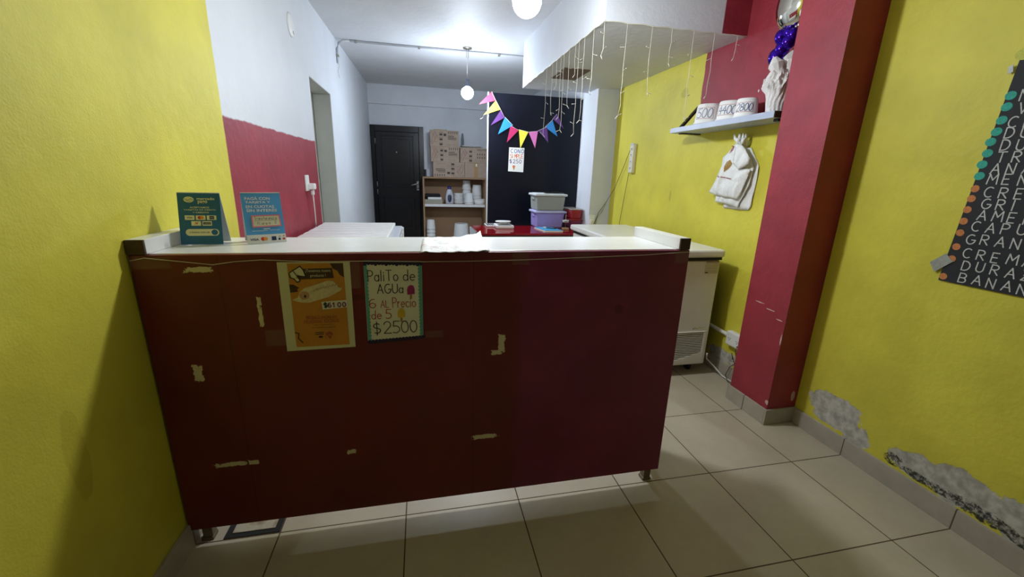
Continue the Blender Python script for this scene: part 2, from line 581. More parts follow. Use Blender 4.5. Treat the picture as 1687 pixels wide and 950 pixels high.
    def write(self, s, u, v, h, w, P, adv=None, off=.0006, slant=0, jit=0, rng=None, xs=1.0):
        """handwriting: s starts at u on baseline v, capital height h, pen width w; returns the end u"""
        for ch in s:
            if ch == ' ':
                u += h * .4 * xs if adv is None else adv * .6
                continue
            strokes, gw = GLYPH[ch]
            sc = h * xs if adv is None else min(h, adv * .82 / gw)
            jy = rng.uniform(-jit, jit) * h if rng else 0
            for st in strokes:
                self.ink([(u + (x * sc) + slant * y * h, v + jy + y * h) for x, y in st], w, P, off)
                off += 2e-6
            u += (gw * h + h * .2) * xs if adv is None else adv
        return u

    def build(self, name, mats, parent=None, base=None, smooth=None):
        if not isinstance(mats, (list, tuple)):
            mats = [mats]
        me = bpy.data.meshes.new(name)
        bmesh.ops.recalc_face_normals(self.bm, faces=[f for f in self.bm.faces]) if smooth != 'keep' else None
        self.bm.to_mesh(me)
        self.bm.free()
        for m in mats:
            me.materials.append(m)
        o = bpy.data.objects.new(name, me)
        C.objects.link(o)
        if parent is not None:
            org = ORIGIN[parent.name]
            o.parent = parent
        else:
            vs = [v.co for v in me.vertices]
            lo = Vector([min(v[i] for v in vs) for i in range(3)])
            hi = Vector([max(v[i] for v in vs) for i in range(3)])
            org = Vector(base) if base else Vector(((lo.x + hi.x) / 2, (lo.y + hi.y) / 2, lo.z))
            o.location = org
        ORIGIN[o.name] = org
        me.transform(Matrix.Translation(-org))
        return o


def arc(cx, cy, rx, ry, a0, a1, n=10):
    return [(cx + rx * math.cos(math.radians(a0 + (a1 - a0) * i / n)), cy + ry * math.sin(math.radians(a0 + (a1 - a0) * i / n))) for i in range(n + 1)]


GLYPH = {
    'A': ([[(0, 0), (.36, 1), (.7, 0)], [(.1, .36), (.6, .36)]], .7),
    'B': ([[(0, 0), (0, 1)], [(0, 1), *arc(.3, .76, .27, .24, 90, -90), (0, .52)], [(0, .52), *arc(.32, .26, .3, .26, 90, -90), (0, 0)]], .62),
    'C': ([arc(.38, .5, .38, .5, 55, 305, 14)], .6), 'D': ([[(0, 0), (0, 1)], [(0, 1), *arc(.2, .5, .45, .5, 90, -90), (0, 0)]], .65),
    'E': ([[(.5, 1), (0, 1), (0, 0), (.5, 0)], [(0, .52), (.42, .52)]], .5),
    'G': ([[*arc(.38, .5, .38, .5, 60, 350, 14), (.74, .45), (.45, .45)]], .74),
    'H': ([[(0, 0), (0, 1)], [(.6, 0), (.6, 1)], [(0, .5), (.6, .5)]], .6), 'I': ([[(.05, 0), (.05, 1)]], .12),
    'L': ([[(0, 1), (0, 0), (.5, 0)]], .5), 'M': ([[(0, 0), (.08, 1), (.4, .4), (.72, 1), (.8, 0)]], .8),
    'N': ([[(0, 0), (0, 1), (.6, 0), (.6, 1)]], .6), 'O': ([arc(.36, .5, .36, .5, 90, 450, 16)], .72),
    'P': ([[(0, -.02), (0, 1)], [(0, 1), *arc(.25, .74, .3, .26, 90, -90), (0, .48)]], .55),
    'R': ([[(0, 0), (0, 1)], [(0, 1), *arc(.28, .75, .28, .25, 90, -90), (0, .5)], [(.2, .5), (.6, 0)]], .6),
    'S': ([[*arc(.28, .76, .26, .24, 40, 260, 9), *arc(.28, .26, .28, .26, 80, -130, 9)]], .56),
    'T': ([[(0, 1), (.66, 1)], [(.33, 1), (.33, 0)]], .66), 'U': ([[(0, 1), (0, .35), *arc(.3, .32, .3, .32, 180, 360, 8), (.6, 1)]], .6),
    'V': ([[(0, 1), (.32, 0), (.64, 1)]], .64), 'Z': ([[(0, 1), (.6, 1), (0, 0), (.62, 0)], [(.12, .5), (.5, .5)]], .62),
    '0': ([arc(.3, .5, .3, .5, 100, 460, 16)], .62), '1': ([[(0, .75), (.2, 1), (.2, 0)]], .25),
    '2': ([[*arc(.28, .72, .28, .28, 170, -30, 9), (0, 0), (.62, 0)]], .6), '4': ([[(.4, 1), (0, .4), (.62, .4)], [(.46, .75), (.46, 0)]], .62),
    '5': ([[(.55, 1), (.1, 1), (.06, .58), *arc(.24, .3, .32, .3, 110, -130, 10)]], .58),
    '6': ([[(.5, .95), *arc(.34, .5, .34, .46, 110, 180, 5), *arc(.3, .27, .3, .27, 180, 540, 14)]], .6),
    '8': ([[*arc(.3, .76, .24, .24, 270, 630, 12)], [*arc(.3, .26, .3, .26, 90, 450, 12)]], .6),
    '$': ([[*arc(.28, .72, .26, .2, 40, 260, 9), *arc(.28, .3, .28, .22, 80, -130, 9)], [(.28, 1.08), (.28, -.1)]], .56),
    'a': ([[*arc(.24, .28, .24, .28, 60, 400, 12)], [(.48, .58), (.48, 0)]], .5), 'c': ([arc(.25, .28, .25, .28, 50, 310, 10)], .44),
    'd': ([arc(.24, .27, .24, .27, 30, 390, 12), [(.48, 1), (.48, 0)]], .5), 'e': ([[(.03, .3), (.5, .3), *arc(.26, .28, .25, .28, 10, 310, 11)]], .5),
    'f': ([[(.4, .95), (.26, 1), (.16, .8), (.16, 0)], [(0, .55), (.36, .55)]], .36), 'i': ([[(.04, 0), (.04, .58)], [(.04, .74), (.05, .8)]], .1),
    'l': ([[(.04, 0), (.04, 1)]], .1), 'n': ([[(0, 0), (0, .58)], [(0, .4), *arc(.2, .36, .2, .2, 160, 0, 6), (.4, 0)]], .42),
    'o': ([arc(.26, .28, .26, .28, 90, 450, 12)], .52), 'p': ([[(0, .58), (0, -.36)], arc(.24, .28, .24, .28, 170, -170, 12)], .48),
    'r': ([[(0, .58), (0, 0)], [(0, .35), (.14, .55), (.32, .55)]], .32), 's': ([[(.34, .5), (.16, .58), (.04, .44), (.32, .2), (.2, 0), (0, .08)]], .36),
    't': ([[(.15, .9), (.15, .1), (.28, 0)], [(0, .6), (.34, .6)]], .36), 'u': ([[(0, .58), (0, .2), (.18, 0), (.4, .2), (.4, .58)], [(.4, .3), (.42, 0)]], .44),
    'v': ([[(0, .58), (.2, 0), (.4, .58)]], .4), 'm': ([[(0, 0), (0, .58)], [(0, .42), (.14, .57), (.26, .45), (.26, 0)], [(.26, .42), (.4, .57), (.52, .45), (.52, 0)]], .54),
}
GLYPH[','] = ([[(.06, .08), (0, -.14)]], .1)


def plane(o, u, v):
    """4x4 with columns u, v, u x v at origin o"""
    u, v = Vector(u).normalized(), Vector(v).normalized()
    n = u.cross(v)
    return Matrix(((u.x, v.x, n.x, o[0]), (u.y, v.y, n.y, o[1]), (u.z, v.z, n.z, o[2]), (0, 0, 0, 1)))


def tag(o, label=None, cat=None, group=None, kind=None):
    if label:
        o['label'] = label
    if cat:
        o['category'] = cat
    if group:
        o['group'] = group
    if kind:
        o['kind'] = kind
    return o


def thing(name, label, cat, loc, group=None):
    o = bpy.data.objects.new(name, None)
    o.empty_display_size = .05
    C.objects.link(o)
    o.location = loc
    ORIGIN[o.name] = Vector(loc)
    return tag(o, label, cat, group)


def struct(mb, name, m, parent=None):
    o = mb.build(name, m, parent)
    if parent is None:
        o['kind'] = 'structure'
    return o


def dup(root, loc, label=None, group=None):
    r = root.copy()
    C.objects.link(r)
    r.location = loc
    if label:
        r['label'] = label
    if group:
        r['group'] = group
    for ch in root.children:
        c = ch.copy()
        C.objects.link(c)
        c.parent = r
        for g in ch.children:
            d = g.copy()
            C.objects.link(d)
            d.parent = c
    return r


# ------------------------------------------------------------------ the room
LX, RX, BY, FY = -.832, 2.02, 7.87, -.8
CZ0, CSL = 2.579, .03


def ceil_z(y):
    return CZ0 + CSL * (y - 3.99)


m = MB(); m.box((LX - .4, FY, -.12), (RX + .15, BY + .15, 0)); struct(m, 'floor', M['floor'])
m = MB()
m.hexa([(LX - .4, FY, ceil_z(FY)), (RX + .15, FY, ceil_z(FY)), (RX + .15, BY + .15, ceil_z(BY + .15)), (LX - .4, BY + .15, ceil_z(BY + .15)),
        (LX - .4, FY, 2.95), (RX + .15, FY, 2.95), (RX + .15, BY + .15, 2.95), (LX - .4, BY + .15, 2.95)])
struct(m, 'ceiling', M['ceiling'])

DY0, DY1, DZ = 3.795, 4.60, 2.0
m = MB()
m.box((LX - .16, FY, 0), (LX, DY0, 2.9))
m.box((LX - .16, DY0, DZ), (LX, DY1, 2.9))
m.box((LX - .16, DY1, 0), (LX, BY + .15, 2.9))
wl = struct(m, 'wall_left', M['left_wall'])
m = MB()      # rough plaster lining of the doorway
m.box((LX - .159, DY1 - .006, 0), (LX - .002, DY1 + .0, DZ)); m.box((LX - .159, DY0, DZ - .006), (LX - .002, DY1 - .006, DZ)); m.box((LX - .159, DY0, 0), (LX - .002, DY0 + .006, DZ - .006))
struct(m, 'trim_1', M['reveal'])
d1 = thing('door_1', None, None, (LX - .18, 4.2, 0)); d1['kind'] = 'structure'
m = MB(); m.box((LX - .225, DY0 + .04, 0), (LX - .19, DY1 - .045, DZ - .045), .004)
for z0, z1 in ((.18, .9), (1.02, 1.82)):
    m.box((LX - .19, DY0 + .15, z0), (LX - .183, DY1 - .15, z1), .003)
m.build('door_leaf', M['door_white'], d1)
m = MB()
for y0, y1 in ((DY0 - .02, DY0 + .04), (DY1 - .045, DY1 + .02)):
    m.box((LX - .24, y0, 0), (LX - .165, y1, DZ), .004)
m.box((LX - .24, DY0 + .04, DZ - .045), (LX - .165, DY1 - .045, DZ + .02), .004)
m.build('door_frame', M['door_white'], d1)

m = MB(); m.box((RX, FY, 0), (RX + .15, BY + .15, 2.9)); struct(m, 'wall_right', M['right_wall'])
m = MB(); m.box((LX - .16, BY, 0), (RX + .15, BY + .15, 2.9)); m.box((LX, BY - .06, 2.39), (RX, BY, 2.85)); struct(m, 'wall_back', M['white_wall'])
m = MB(); m.box((1.833, 1.672, 0), (RX, 1.953, 2.9)); struct(m, 'wall_pillar', M['pillar'])
m = MB(); m.box((1.795, 4.30, 0), (RX, 4.69, 2.75)); struct(m, 'wall_column', M['white_wall'])
m = MB(); m.box((1.065, 2.535, 2.175), (RX, 4.58, 2.85)); struct(m, 'wall_soffit', M['soffit'])

BH, BT = .092, .012
m = MB(); m.box((RX - BT, FY, 0), (RX, 1.672, BH), .002); m.box((RX - BT, 1.953, 0), (RX, 4.30, BH), .002); struct(m, 'baseboard_right', M['base'])
m = MB()
m.box((1.833 - BT, 1.66, 0), (RX - BT, 1.672, BH), .002); m.box((1.833 - BT, 1.672, 0), (1.833, 1.953, BH), .002)
m.box((1.833 - BT, 1.953, 0), (RX - BT, 1.965, BH), .002)
struct(m, 'baseboard_pillar', M['base'])
m = MB(); m.box((LX, FY, 0), (LX + BT, DY0 - .05, BH), .002); m.box((LX, DY1 + .05, 0), (LX + BT, BY, BH), .002); struct(m, 'baseboard_left', M['base'])

# black door in the back wall
d2 = thing('door_2', None, None, (-.38, BY, 0)); d2['kind'] = 'structure'
m = MB()
m.box((-.829, BY - .03, 0), (-.752, BY, 2.06), .006); m.box((-.02, BY - .03, 0), (.063, BY, 2.06), .006); m.box((-.752, BY - .03, 1.955), (-.02, BY, 2.06), .006)
m.box((.063, BY - .03, 0), (.1, BY, 1.35), .004)
m.build('door_frame', M['black_paint'], d2)
m = MB()
m.box((-.75, BY - .055, .01), (-.022, BY - .018, 1.953), .004)
for z0, z1 in ((.28, .86), (1.02, 1.90)):
    for a, b in (((-.66, z0), (-.645, z1)), ((-.13, z0), (-.115, z1)), ((-.66, z0), (-.115, z0 + .016)), ((-.66, z1 - .016), (-.115, z1))):
        m.box((a[0], BY - .068, a[1]), (b[0], BY - .055, b[1]), .004)
    m.box((-.60, BY - .061, z0 + .06), (-.175, BY - .054, z1 - .06), .004)
for z in (.46, .66, 1.3, 1.6):
    m.box((-.6, BY - .064, z), (-.175, BY - .06, z + .008), .001)
dl = m.build('door_leaf', M['black_paint'], d2)
m = MB(); m.box((-.075, BY - .062, .98), (-.035, BY - .054, 1.14), .004); m.tube([(-.055, BY - .06, 1.09), (-.055, BY - .105, 1.09)], .009)
m.tube([(-.05, BY - .105, 1.095), (-.10, BY - .108, 1.085), (-.17, BY - .105, 1.07)], .011); m.lathe([(.011, 0), (.011, .006)], (-.055, BY - .062, 1.015), 12, 'Y')
h = m.build('door_handle', M['chrome'], dl); h['label'] = 'silver lever handle'
m = MB(); m.lathe([(.012, 0), (.014, .004), (.014, .008)], (-.40, BY - .07, 1.62), 14, 'Y'); m.build('peephole', M['chrome'], dl)
m = MB()
for z in (.9, 1.03, 1.75):
    m.lathe([(.008, 0), (.008, .09)], (-.752, BY - .06, z), 10)
m.build('hinge', M['metal'], d2)

# ------------------------------------------------------------------ lamps
def pendant(name, label, b, glow):
    t = thing(name, label, 'lamp', (b.x, b.y, ceil_z(b.y)))
    cz = ceil_z(b.y)
    m = MB(); m.lathe([(.045, -.012), (.05, -.004), (.05, .0)], (b.x, b.y, cz), 24); m.tube([(b.x - .012, b.y, cz - .01), (b.x - .012, b.y, cz - .10)], .003); m.tube([(b.x + .012, b.y, cz - .01), (b.x + .012, b.y, cz - .10)], .003)
    m.build('ceiling_plate', M['metal'], t)
    top = b.z + BULB_RADIUS + .075
    m = MB(); m.tube([(b.x, b.y, cz - .01), (b.x + .004, b.y, cz - .12), (b.x - .003, b.y, (cz + top) / 2), (b.x, b.y, top)], .0028); m.build('cord', M['cord_white'], t)
    m = MB(); m.lathe([(.0, 0), (.018, .0), (.021, -.01), (.021, -.06), (.027, -.066), (.027, -.085), (0, -.085)], (b.x, b.y, top), 20); m.build('lamp_socket', M['socket'], t)
    m = MB()
    R = BULB_RADIUS
    prof = [(.016, R + .012), (.02, R)] + [(R * math.sin(a), R * math.cos(a)) for a in [PI * i / 18 for i in range(3, 18)]] + [(0, -R)]
    m.lathe(prof, b, 28); m.build('light_bulb', M[glow], t)
    return t


pendant('pendant_bulb', 'bare lit globe bulb at the top edge, nearest the counter', BULB_NEAR, 'bulb')
pendant('pendant_bulb', 'smaller-looking bare lit globe bulb on a long cord beside the black panel', BULB_FAR, 'bulb_far')

# ceiling conduit
t = thing('conduit_pipe', 'thin pale conduit running across the ceiling from the left wall', 'pipe', (LX, 5.1, ceil_z(5.1)))
zc = ceil_z(5.1) - .012
m = MB()
m.tube([(LX + .14, 5.1, zc), (1.06, 5.1, zc), (1.9, 5.1, zc)], .011)
m.tube([(LX + .14, 5.1, zc), (LX + .07, 5.1, zc - .004), (LX + .03, 5.1, zc - .03), (LX + .014, 5.1, zc - .08), (LX + .012, 5.1, zc - .22)], .011)
m.build('tube', M['conduit'], t)
for x in (LX + .2, .02, .9):
    m = MB(); m.box((x - .012, 5.085, zc - .016), (x + .012, 5.115, zc + .008), .003); m.build('clip', M['metal'], t)
m = MB(); m.box((LX, 5.08, zc - .16), (LX + .028, 5.12, zc - .14), .003); m.build('clip', M['metal'], t)
m = MB(); m.tube([(LX + .012, 5.1, zc - .21), (LX + .02, 5.11, zc - .25), (LX + .008, 5.1, zc - .30), (LX + .02, 5.085, zc - .36)], .004); m.build('loose_wire', M['cord_white'], t)

# round cover high on the left wall
p = AT(478, 41, 0, LX)
m = MB(); m.lathe([(.075, 0), (.075, .004), (.062, .008), (0, .009)], p, 28, 'X')
m.tube([p + Vector((.01, .02, -.03)), p + Vector((.014, .025, -.05))], .004)
tag(m.build('junction_cover', M['plastic_white']), 'round white junction box cover high on the left wall', 'cover')

# hatch under the soffit
q = [AT(*c, 2, 2.1745) for c in ((908, 127), (934, 111.5), (973, 115), (944, 130.5))]
m = MB(); m.box((min(v.x for v in q), min(v.y for v in q), 2.166), (max(v.x for v in q), max(v.y for v in q), 2.175), .001)
tag(m.build('hatch_cover', M['hole']), 'brown rectangular board closing an opening under the ceiling box', 'hatch')

# ------------------------------------------------------------------ the counter
CY, CT = 1.365, 1.045
ct = thing('shop_counter', 'dark red front counter with white top spanning from the left wall', 'counter', (.08, 1.53, 0))
m = MB(); m.box((-.826, CY, .068), (.988, CY + .018, CT), .002); m.build('front_panel', M['counter'], ct)
m = MB(); m.box((-.826, CY + .018, CT - .02), (.988, 1.70, CT + .002), .002); m.build('worktop', M['laminate'], ct)
for x0 in (-.826, .970):
    m = MB(); m.box((x0, CY + .018, .068), (x0 + .018, 1.69, CT - .02)); m.build('side_panel', M['laminate'], ct)
for x0, x1 in ((-.830, -.782), (.944, .986)):
    m = MB(); m.box((x0, CY + .005, CT + .002), (x1, 1.72, CT + .045), .002); b = m.build('edge_batten', M['laminate'], ct)
    m = MB(); m.box((x0 + .0005, CY - .002, CT + .0021), (x1 - .0005, CY + .0048, CT + .044)); m.build('raw_end', M['mdf'], b)['label'] = 'raw brown end of the white batten'
for x0, y0 in ((-.80, CY + .02), (.935, CY + .02), (-.80, 1.65), (.935, 1.65)):
    m = MB(); m.box((x0, y0, .004), (x0 + .032, y0 + .032, .068 if y0 > 1.6 else .4), .002); m.box((x0 - .006, y0 - .004, 0), (x0 + .034, y0 + .034, .014), .003)
    m.build('leg', M['leg_metal'], ct)
PF = plane((0, CY - .0012, 0), (1, 0, 0), (0, 0, 1))     # the face of the front panel: u = x, v = z
for a in ((-.829, 1.005, -.725, 1.04), (.93, .995, .985, 1.043), (.3, 1.0, .36, 1.043), (.52, 1.01, .60, 1.043), (-.50, .745, -.44, .80), (-.245, .93, -.20, 1.02), (0, .745, .06, .77)):
    m = MB(); m.rect(*a, PF, 0, .0); m.build('clear_tape', M['clear_tape'], ct)['label'] = 'clear tape strip on the red front'
m = MB()
rng = random.Random(3)
pts = [(-.825, CY - .004, 1.030)]
for px, py in ((238, 425), (300, 431), (350, 436), (385, 431), (430, 428), (520, 431), (600, 430), (700, 431), (770, 430), (860, 428), (960, 424), (1060, 420), (1100, 417), (1137, 415)):
    pts.append(AT(px, py, 1, CY - .004))
m.tube(pts, .0011, 5)
tag(m.build('thin_wire', M['wire_light']), 'thin pale wire sagging along the top of the red counter front', 'wire')

# crinkled printed sheet on the counter
m = MB()
a, b, c_, d = (AT(693, 417, 2, CT + .004), AT(808, 415, 2, CT + .004), Vector((.235, 1.70, CT + .012)), AT(697, 394, 2, CT + .004))
N = 26
grid = []
for j in range(N + 1):
    row = []
    for i in range(N + 1):
        u, v = i / N, j / N
        p = a * (1 - u) * (1 - v) + b * u * (1 - v) + c_ * u * v + d * (1 - u) * v
        lift = .004 + .007 * noise.noise(Vector((u * 6, v * 5, 1))) + .02 * max(0, u - .75) * 4 * max(0, v - .7) * 3.3 + .006 * max(0, .06 - abs(u - .07)) / .06
        row.append(m.bm.verts.new((p.x, p.y - .006 * (v < .02), CT + .004 + max(0, lift))))
    grid.append(row)
for j in range(N):
    for i in range(N):
        f = m.bm.faces.new((grid[j][i], grid[j][i + 1], grid[j + 1][i + 1], grid[j + 1][i])); f.smooth = True
o = m.build('wrapping_sheet', M['printed_sheet'])
sol = o.modifiers.new('s', 'SOLIDIFY'); sol.thickness = .0006
tag(o, 'crinkled white printed sheet lying on the middle of the counter top', 'paper')


# ------------------------------------------------------------------ notices on the counter front
def paper(name, label, cat, P, corners, mat, depth=.0008):
    o = thing(name, label, cat, P @ Vector((*corners[0], 0)))
    m = MB(); m.poly(corners, P, depth); m.build('sheet', mat, o)
    return o


A1 = [(-.442, .724), (-.231, .727), (-.2305, .79), (-.229, 1.019), (-.441, 1.020)]
po = paper('poster', 'printed orange dessert poster taped on the red counter front', 'poster', PF, A1, M['paper_cream'])
m = MB(); m.poly([(-.4125, .737), (-.2485, .737), (-.2485, 1.015), (-.4125, 1.0155)], PF, 0, .0012); m.build('orange_print', M['orange'], po)
m = MB()
m.poly([(-.385, .964), (-.280, .967), (-.283, 1.0), (-.388, .998)], PF, 0, .0016)
m.build('banner_print', M['brown_ink'], po)
m = MB(); m.poly([(-.288, 1.0145), (-.250, 1.0145), (-.250, .968), (-.262, .977), (-.268, .99), (-.281, .998)], PF, 0, .0016)
m.build('corner_splash', M['brown_ink'], po)
m = MB(); m.poly([(-.4124, .949), (-.400, .948), (-.384, .937), (-.392, .933), (-.388, .925), (-.4124, .922)], PF, 0, .0016)
m.build('leaf_print', M['brown_ink'], po)
m = MB()
m.text('para compartir', -.352, .808, -.296, .813, PF, .0016); m.text('un momento especial', -.358, .799, -.288, .8045, PF, .0016)
m.rect(-.352, .783, -.326, .786, PF, 0, .0016); m.rect(-.352, .777, -.326, .780, PF, 0, .0016); m.ell(-.336, .769, .007, .004, PF, 0, .0016); m.rect(-.3205, .764, -.3195, .786, PF, 0, .0016)
m.ink([(-.411, .788), (-.401, .784), (-.404, .768), (-.392, .752)], .004, PF, .0016)
m.build('dark_print', M['brown_ink'], po)
m = MB()
m.text('¡Tenemos nuevo', -.362, .985, -.288, .9965, PF, .0020); m.text('producto !', -.349, .969, -.303, .981, PF, .0020)
m.poly([(-.408, .985), (-.398, .992), (-.386, .98), (-.392, .967), (-.404, .971)], PF, 0, .0022)
m.poly([(-.396, .992), (-.376, 1.005), (-.366, .988), (-.363, .974), (-.383, .978)], PF, 0, .0022); m.poly([(-.396, .966), (-.386, .969), (-.380, .961), (-.388, .957)], PF, 0, .0022)
m.build('white_lettering', M['paper_cream'], po)
m = MB(); m.ink([(-.408, .986), (-.397, .994), (-.376, 1.007), (-.368, .996), (-.362, .973), (-.383, .976), (-.38, .96), (-.388, .9555), (-.397, .967), (-.407, .971), (-.409, .984)], .003, PF, .0026); m.ink([(-.397, .992), (-.386, .973)], .0022, PF, .0027)
m.build('megaphone_outline', M['black_ink'], po)
m = MB()      # the log-shaped dessert: side, snowy edge, front slice, tray
m.poly([(-.415 + .005, .898), (-.385, .889), (-.360, .887), (-.30, .905), (-.262, .925), (-.258, .934), (-.275, .936), (-.36, .91), (-.39, .906)], PF, 0, .0016)
m.poly([(-.392, .905), (-.385, .922), (-.37, .936), (-.34, .945), (-.30, .958), (-.284, .957), (-.272, .945), (-.268, .928), (-.30, .910), (-.345, .898), (-.37, .897)], PF, 0, .0018)
m.build('dessert_picture', M['cake'], po)
m = MB(); m.ell(-.372, .912, .015, .014, PF, 0, .0021); m.build('dessert_filling', M['cake_pink'], po)
m = MB(); m.ell(-.370, .909, .0035, .005, PF, 0, .0024)
for k in range(7):
    m.ink([(-.345 + k * .011, .925 + k * .0028), (-.330 + k * .0095, .935 + k * .0022)], .0012, PF, .0022)
m.build('dessert_detail', M['brown_ink'], po)
m = MB(); m.text('PROBALO AHORA EN', -.374, .831, -.283, .843, PF, .0016, .02); m.text('HELADERIAS', -.381, .817, -.327, .829, PF, .0016, .02); m.text('SOCIALES', -.322, .8175, -.275, .8295, PF, .0016, .02)
m.ell(-.308, .776, .0105, .0105, PF, 0, .0016, 20, .2, PI - .2); m.rect(-.3185, .774, -.2975, .778, PF, 0, .0017)
m.poly([(-.316, .772), (-.300, .772), (-.308, .758)], PF, 0, .0016)
m.build('russet_lettering', M['red_ink'], po)
m = MB(); m.poly([(-.322, .863), (-.2465, .868), (-.245, .893), (-.3235, .889)], PF, 0, .0024); m.build('price_label', M['paper'], po)
m = MB(); m.write('$', -.3165, .870, .015, .0042, PF, None, .003); m.build('price_sign', M['green_ink'], po)
m = MB(); m.write('6100', -.3045, .8705, .0145, .0032, PF, .0148, .003); m.build('price_digits', M['plum_ink'], po)

A2 = [(-.190, .734), (-.007, .744), (-.005, 1.017), (-.188, 1.024)]
pn = paper('price_notice', 'handwritten popsicle offer notice reading Palito de Agua on the counter front', 'sign', PF, A2, M['paper'])
m = MB()
for edge_, su in (([(-.189, .74), (-.181, .741), (-.1795, 1.019), (-.1878, 1.019)], -.1805), ([(-.0165, .744), (-.0075, .7445), (-.0055, 1.014), (-.0145, 1.014)], -.0155)):
    m = MB(); m.poly(edge_, PF, 0, .0012)
    for k in range(22):
        m.ell(su, .752 + k * .012, .0035, .0055, PF, 0, .0013 + k * 1e-6, 10)
    m.build('teal_border', M['teal'], pn)
for edge_, sv, dv in (([(-.188, 1.024), (-.188, 1.014), (-.005, 1.008), (-.005, 1.017)], 1.0125, -.0003), ([(-.190, .734), (-.007, .744), (-.007, .752), (-.190, .743)], .744, .0005)):
    m = MB(); m.poly(edge_, PF, 0, .0014)
    for k in range(17):
        m.ell(-.184 + k * .011, sv + k * dv, .006, .005 + .003 * (k % 3 == 0) * (dv < 0), PF, 0, .0015 + k * 1e-6, 12)
    m.build('purple_border', M['purple_ink'], pn)
m = MB(); m.write('PaliTo', -.177, .953, .036, .0026, PF, None, .0016, xs=.76); m.write('de', -.066, .953, .036, .0026, PF, None, .0016, xs=.85); m.write('AGUa', -.150, .911, .031, .0026, PF, None, .0016, xs=.84)
m.write('$', -.170, .769, .040, .003, PF, None, .0016); m.write('2500', -.136, .770, .042, .0028, PF, .0285, .0016)
m.build('black_lettering', M['black_ink'], pn)
m = MB(); m.write('6', -.177, .862, .031, .0026, PF, None, .0016); m.write('AL', -.142, .862, .024, .0022, PF, None, .0016, xs=.75); m.write('Precio', -.104, .861, .034, .0024, PF, None, .0016, xs=.64)
m.write('de', -.173, .823, .030, .0024, PF, None, .0016, xs=.85); m.write('5', -.128, .823, .032, .0026, PF, None, .0016)
m.build('red_lettering', M['red_marker'], pn)
for nm, cu, cv, mt in (('magenta_popsicle', -.043, .912, 'magenta_ink'), ('yellow_popsicle', -.077, .832, 'yellow_ink')):
    m = MB(); m.poly([(cu - .012, cv - .008), (cu + .012, cv - .006), (cu + .012, cv + .012), (cu + .008, cv + .023), (cu - .001, cv + .026), (cu - .009, cv + .021), (cu - .0125, cv + .01)], PF, 0, .0016); q = m.build(nm, M[mt], pn)
    m = MB(); m.rect(cu - .004, cv - .023, cu + .003, cv - .0075, PF, 0, .0017); m.build('popsicle_stick', M['tan'], q)


# ------------------------------------------------------------------ tent cards
def tent(name, label, foot, yaw, w, h, lean, m_front, extra):
    """folded card: front panel from foot to crest, back panel down to the counter"""
    t = thing(name, label, 'sign', foot)
    R = Matrix.Translation(Vector(foot)) @ Matrix.Rotation(yaw, 4, 'Z')
    n = (R.to_3x3() @ Vector((0, 1, 0)))
    ux = (R.to_3x3() @ Vector((1, 0, 0)))
    up = (Vector((0, 0, 1)) * math.cos(lean) + n * math.sin(lean))
    Pf = plane(Vector(foot) + Vector((0, 0, .002)), ux, up)
    m = MB(); m.rect(-w / 2, 0, w / 2, h, Pf, .0012, -.0012); fr = m.build('front_panel', M[m_front], t)
    top = Vector(foot) + Vector((0, 0, .002)) + up * h
    bfoot = Vector(foot) + n * (2 * math.sin(lean) * h + .012) + Vector((0, 0, .002))
    upb = (top - bfoot)
    Pb = plane(bfoot, -ux, upb)
    m = MB(); m.rect(-w / 2, 0, w / 2, upb.length, Pb, .0012, -.0012); m.build('back_panel', M['card_white'], t)
    extra(Pf, fr)
    return t


def print_one(P, fr):
    m = MB()
    m.text('mercado', -.005, .1445, .045, .153, P, .0006, .02); m.text('pago', -.003, .131, .024, .1425, P, .0006, .02)
    m.ell(-.028, .1455, .0145, .0095, P, 0, .0004)
    m.text('ACEPTAMOS', -.027, .1175, .028, .123, P, .0006, .015); m.text('TARJETAS DE DÉBITO', -.044, .1095, .046, .1155, P, .0006, .015); m.text('Y CRÉDITO', -.020, .1015, .026, .1075, P, .0006, .015)
    for u, v in ((-.043, .080), (-.012, .080), (.019, .080), (-.026, .0615), (.005, .0615)):
        m.rect(u, v, u + .027, v + .0145, P, 0, .0006)
    m.rect(-.033, .0285, .04, .0505, P, 0, .0005); m.ell(-.033, .0395, .011, .011, P, 0, .00052); m.ell(.04, .0395, .011, .011, P, 0, .00054)
    m.build('pale_print', M['gold_ink'], fr)
    m = MB(); m.ell(.038, .0395, .0092, .0092, P, 0, .0009); m.build('round_badge', M['teal_card'], fr)
    m = MB(); m.ink([(-.04, .148), (-.03, .143), (-.022, .148), (-.016, .1445)], .0012, P, .0009); m.ink([(-.035, .142), (-.028, .139), (-.02, .142)], .001, P, .0009)
    m.build('teal_detail', M['teal_card'], fr)
    m = MB(); m.text('VISA', -.038, .0845, -.021, .0905, P, .0009, .02); m.rect(.026, .082, .040, .0925, P, 0, .0009); m.rect(.0075, .065, .0295, .0725, P, 0, .0009); m.text('Y PAGOS CON QR', -.034, .0365, .024, .0415, P, .0009, .015)
    m.build('dark_print', M['navy'], fr)
    m = MB(); m.rect(.0265, .0865, .0395, .0875, P, 0, .0012); m.text('cabal', .010, .0675, .027, .0705, P, .0012); m.build('badge_detail', M['gold_ink'], fr)
    m = MB(); m.ell(-.0015, .0872, .0055, .0055, P, 0, .0009); m.ink([(-.016, .0655), (-.0125, .072), (-.010, .066), (-.0075, .0725)], .0018, P, .0009); m.build('red_print', M['logo_red'], fr)
    m = MB(); m.ell(.0055, .0872, .0052, .0052, P, 0, .0011); m.build('orange_print', M['logo_orange'], fr)


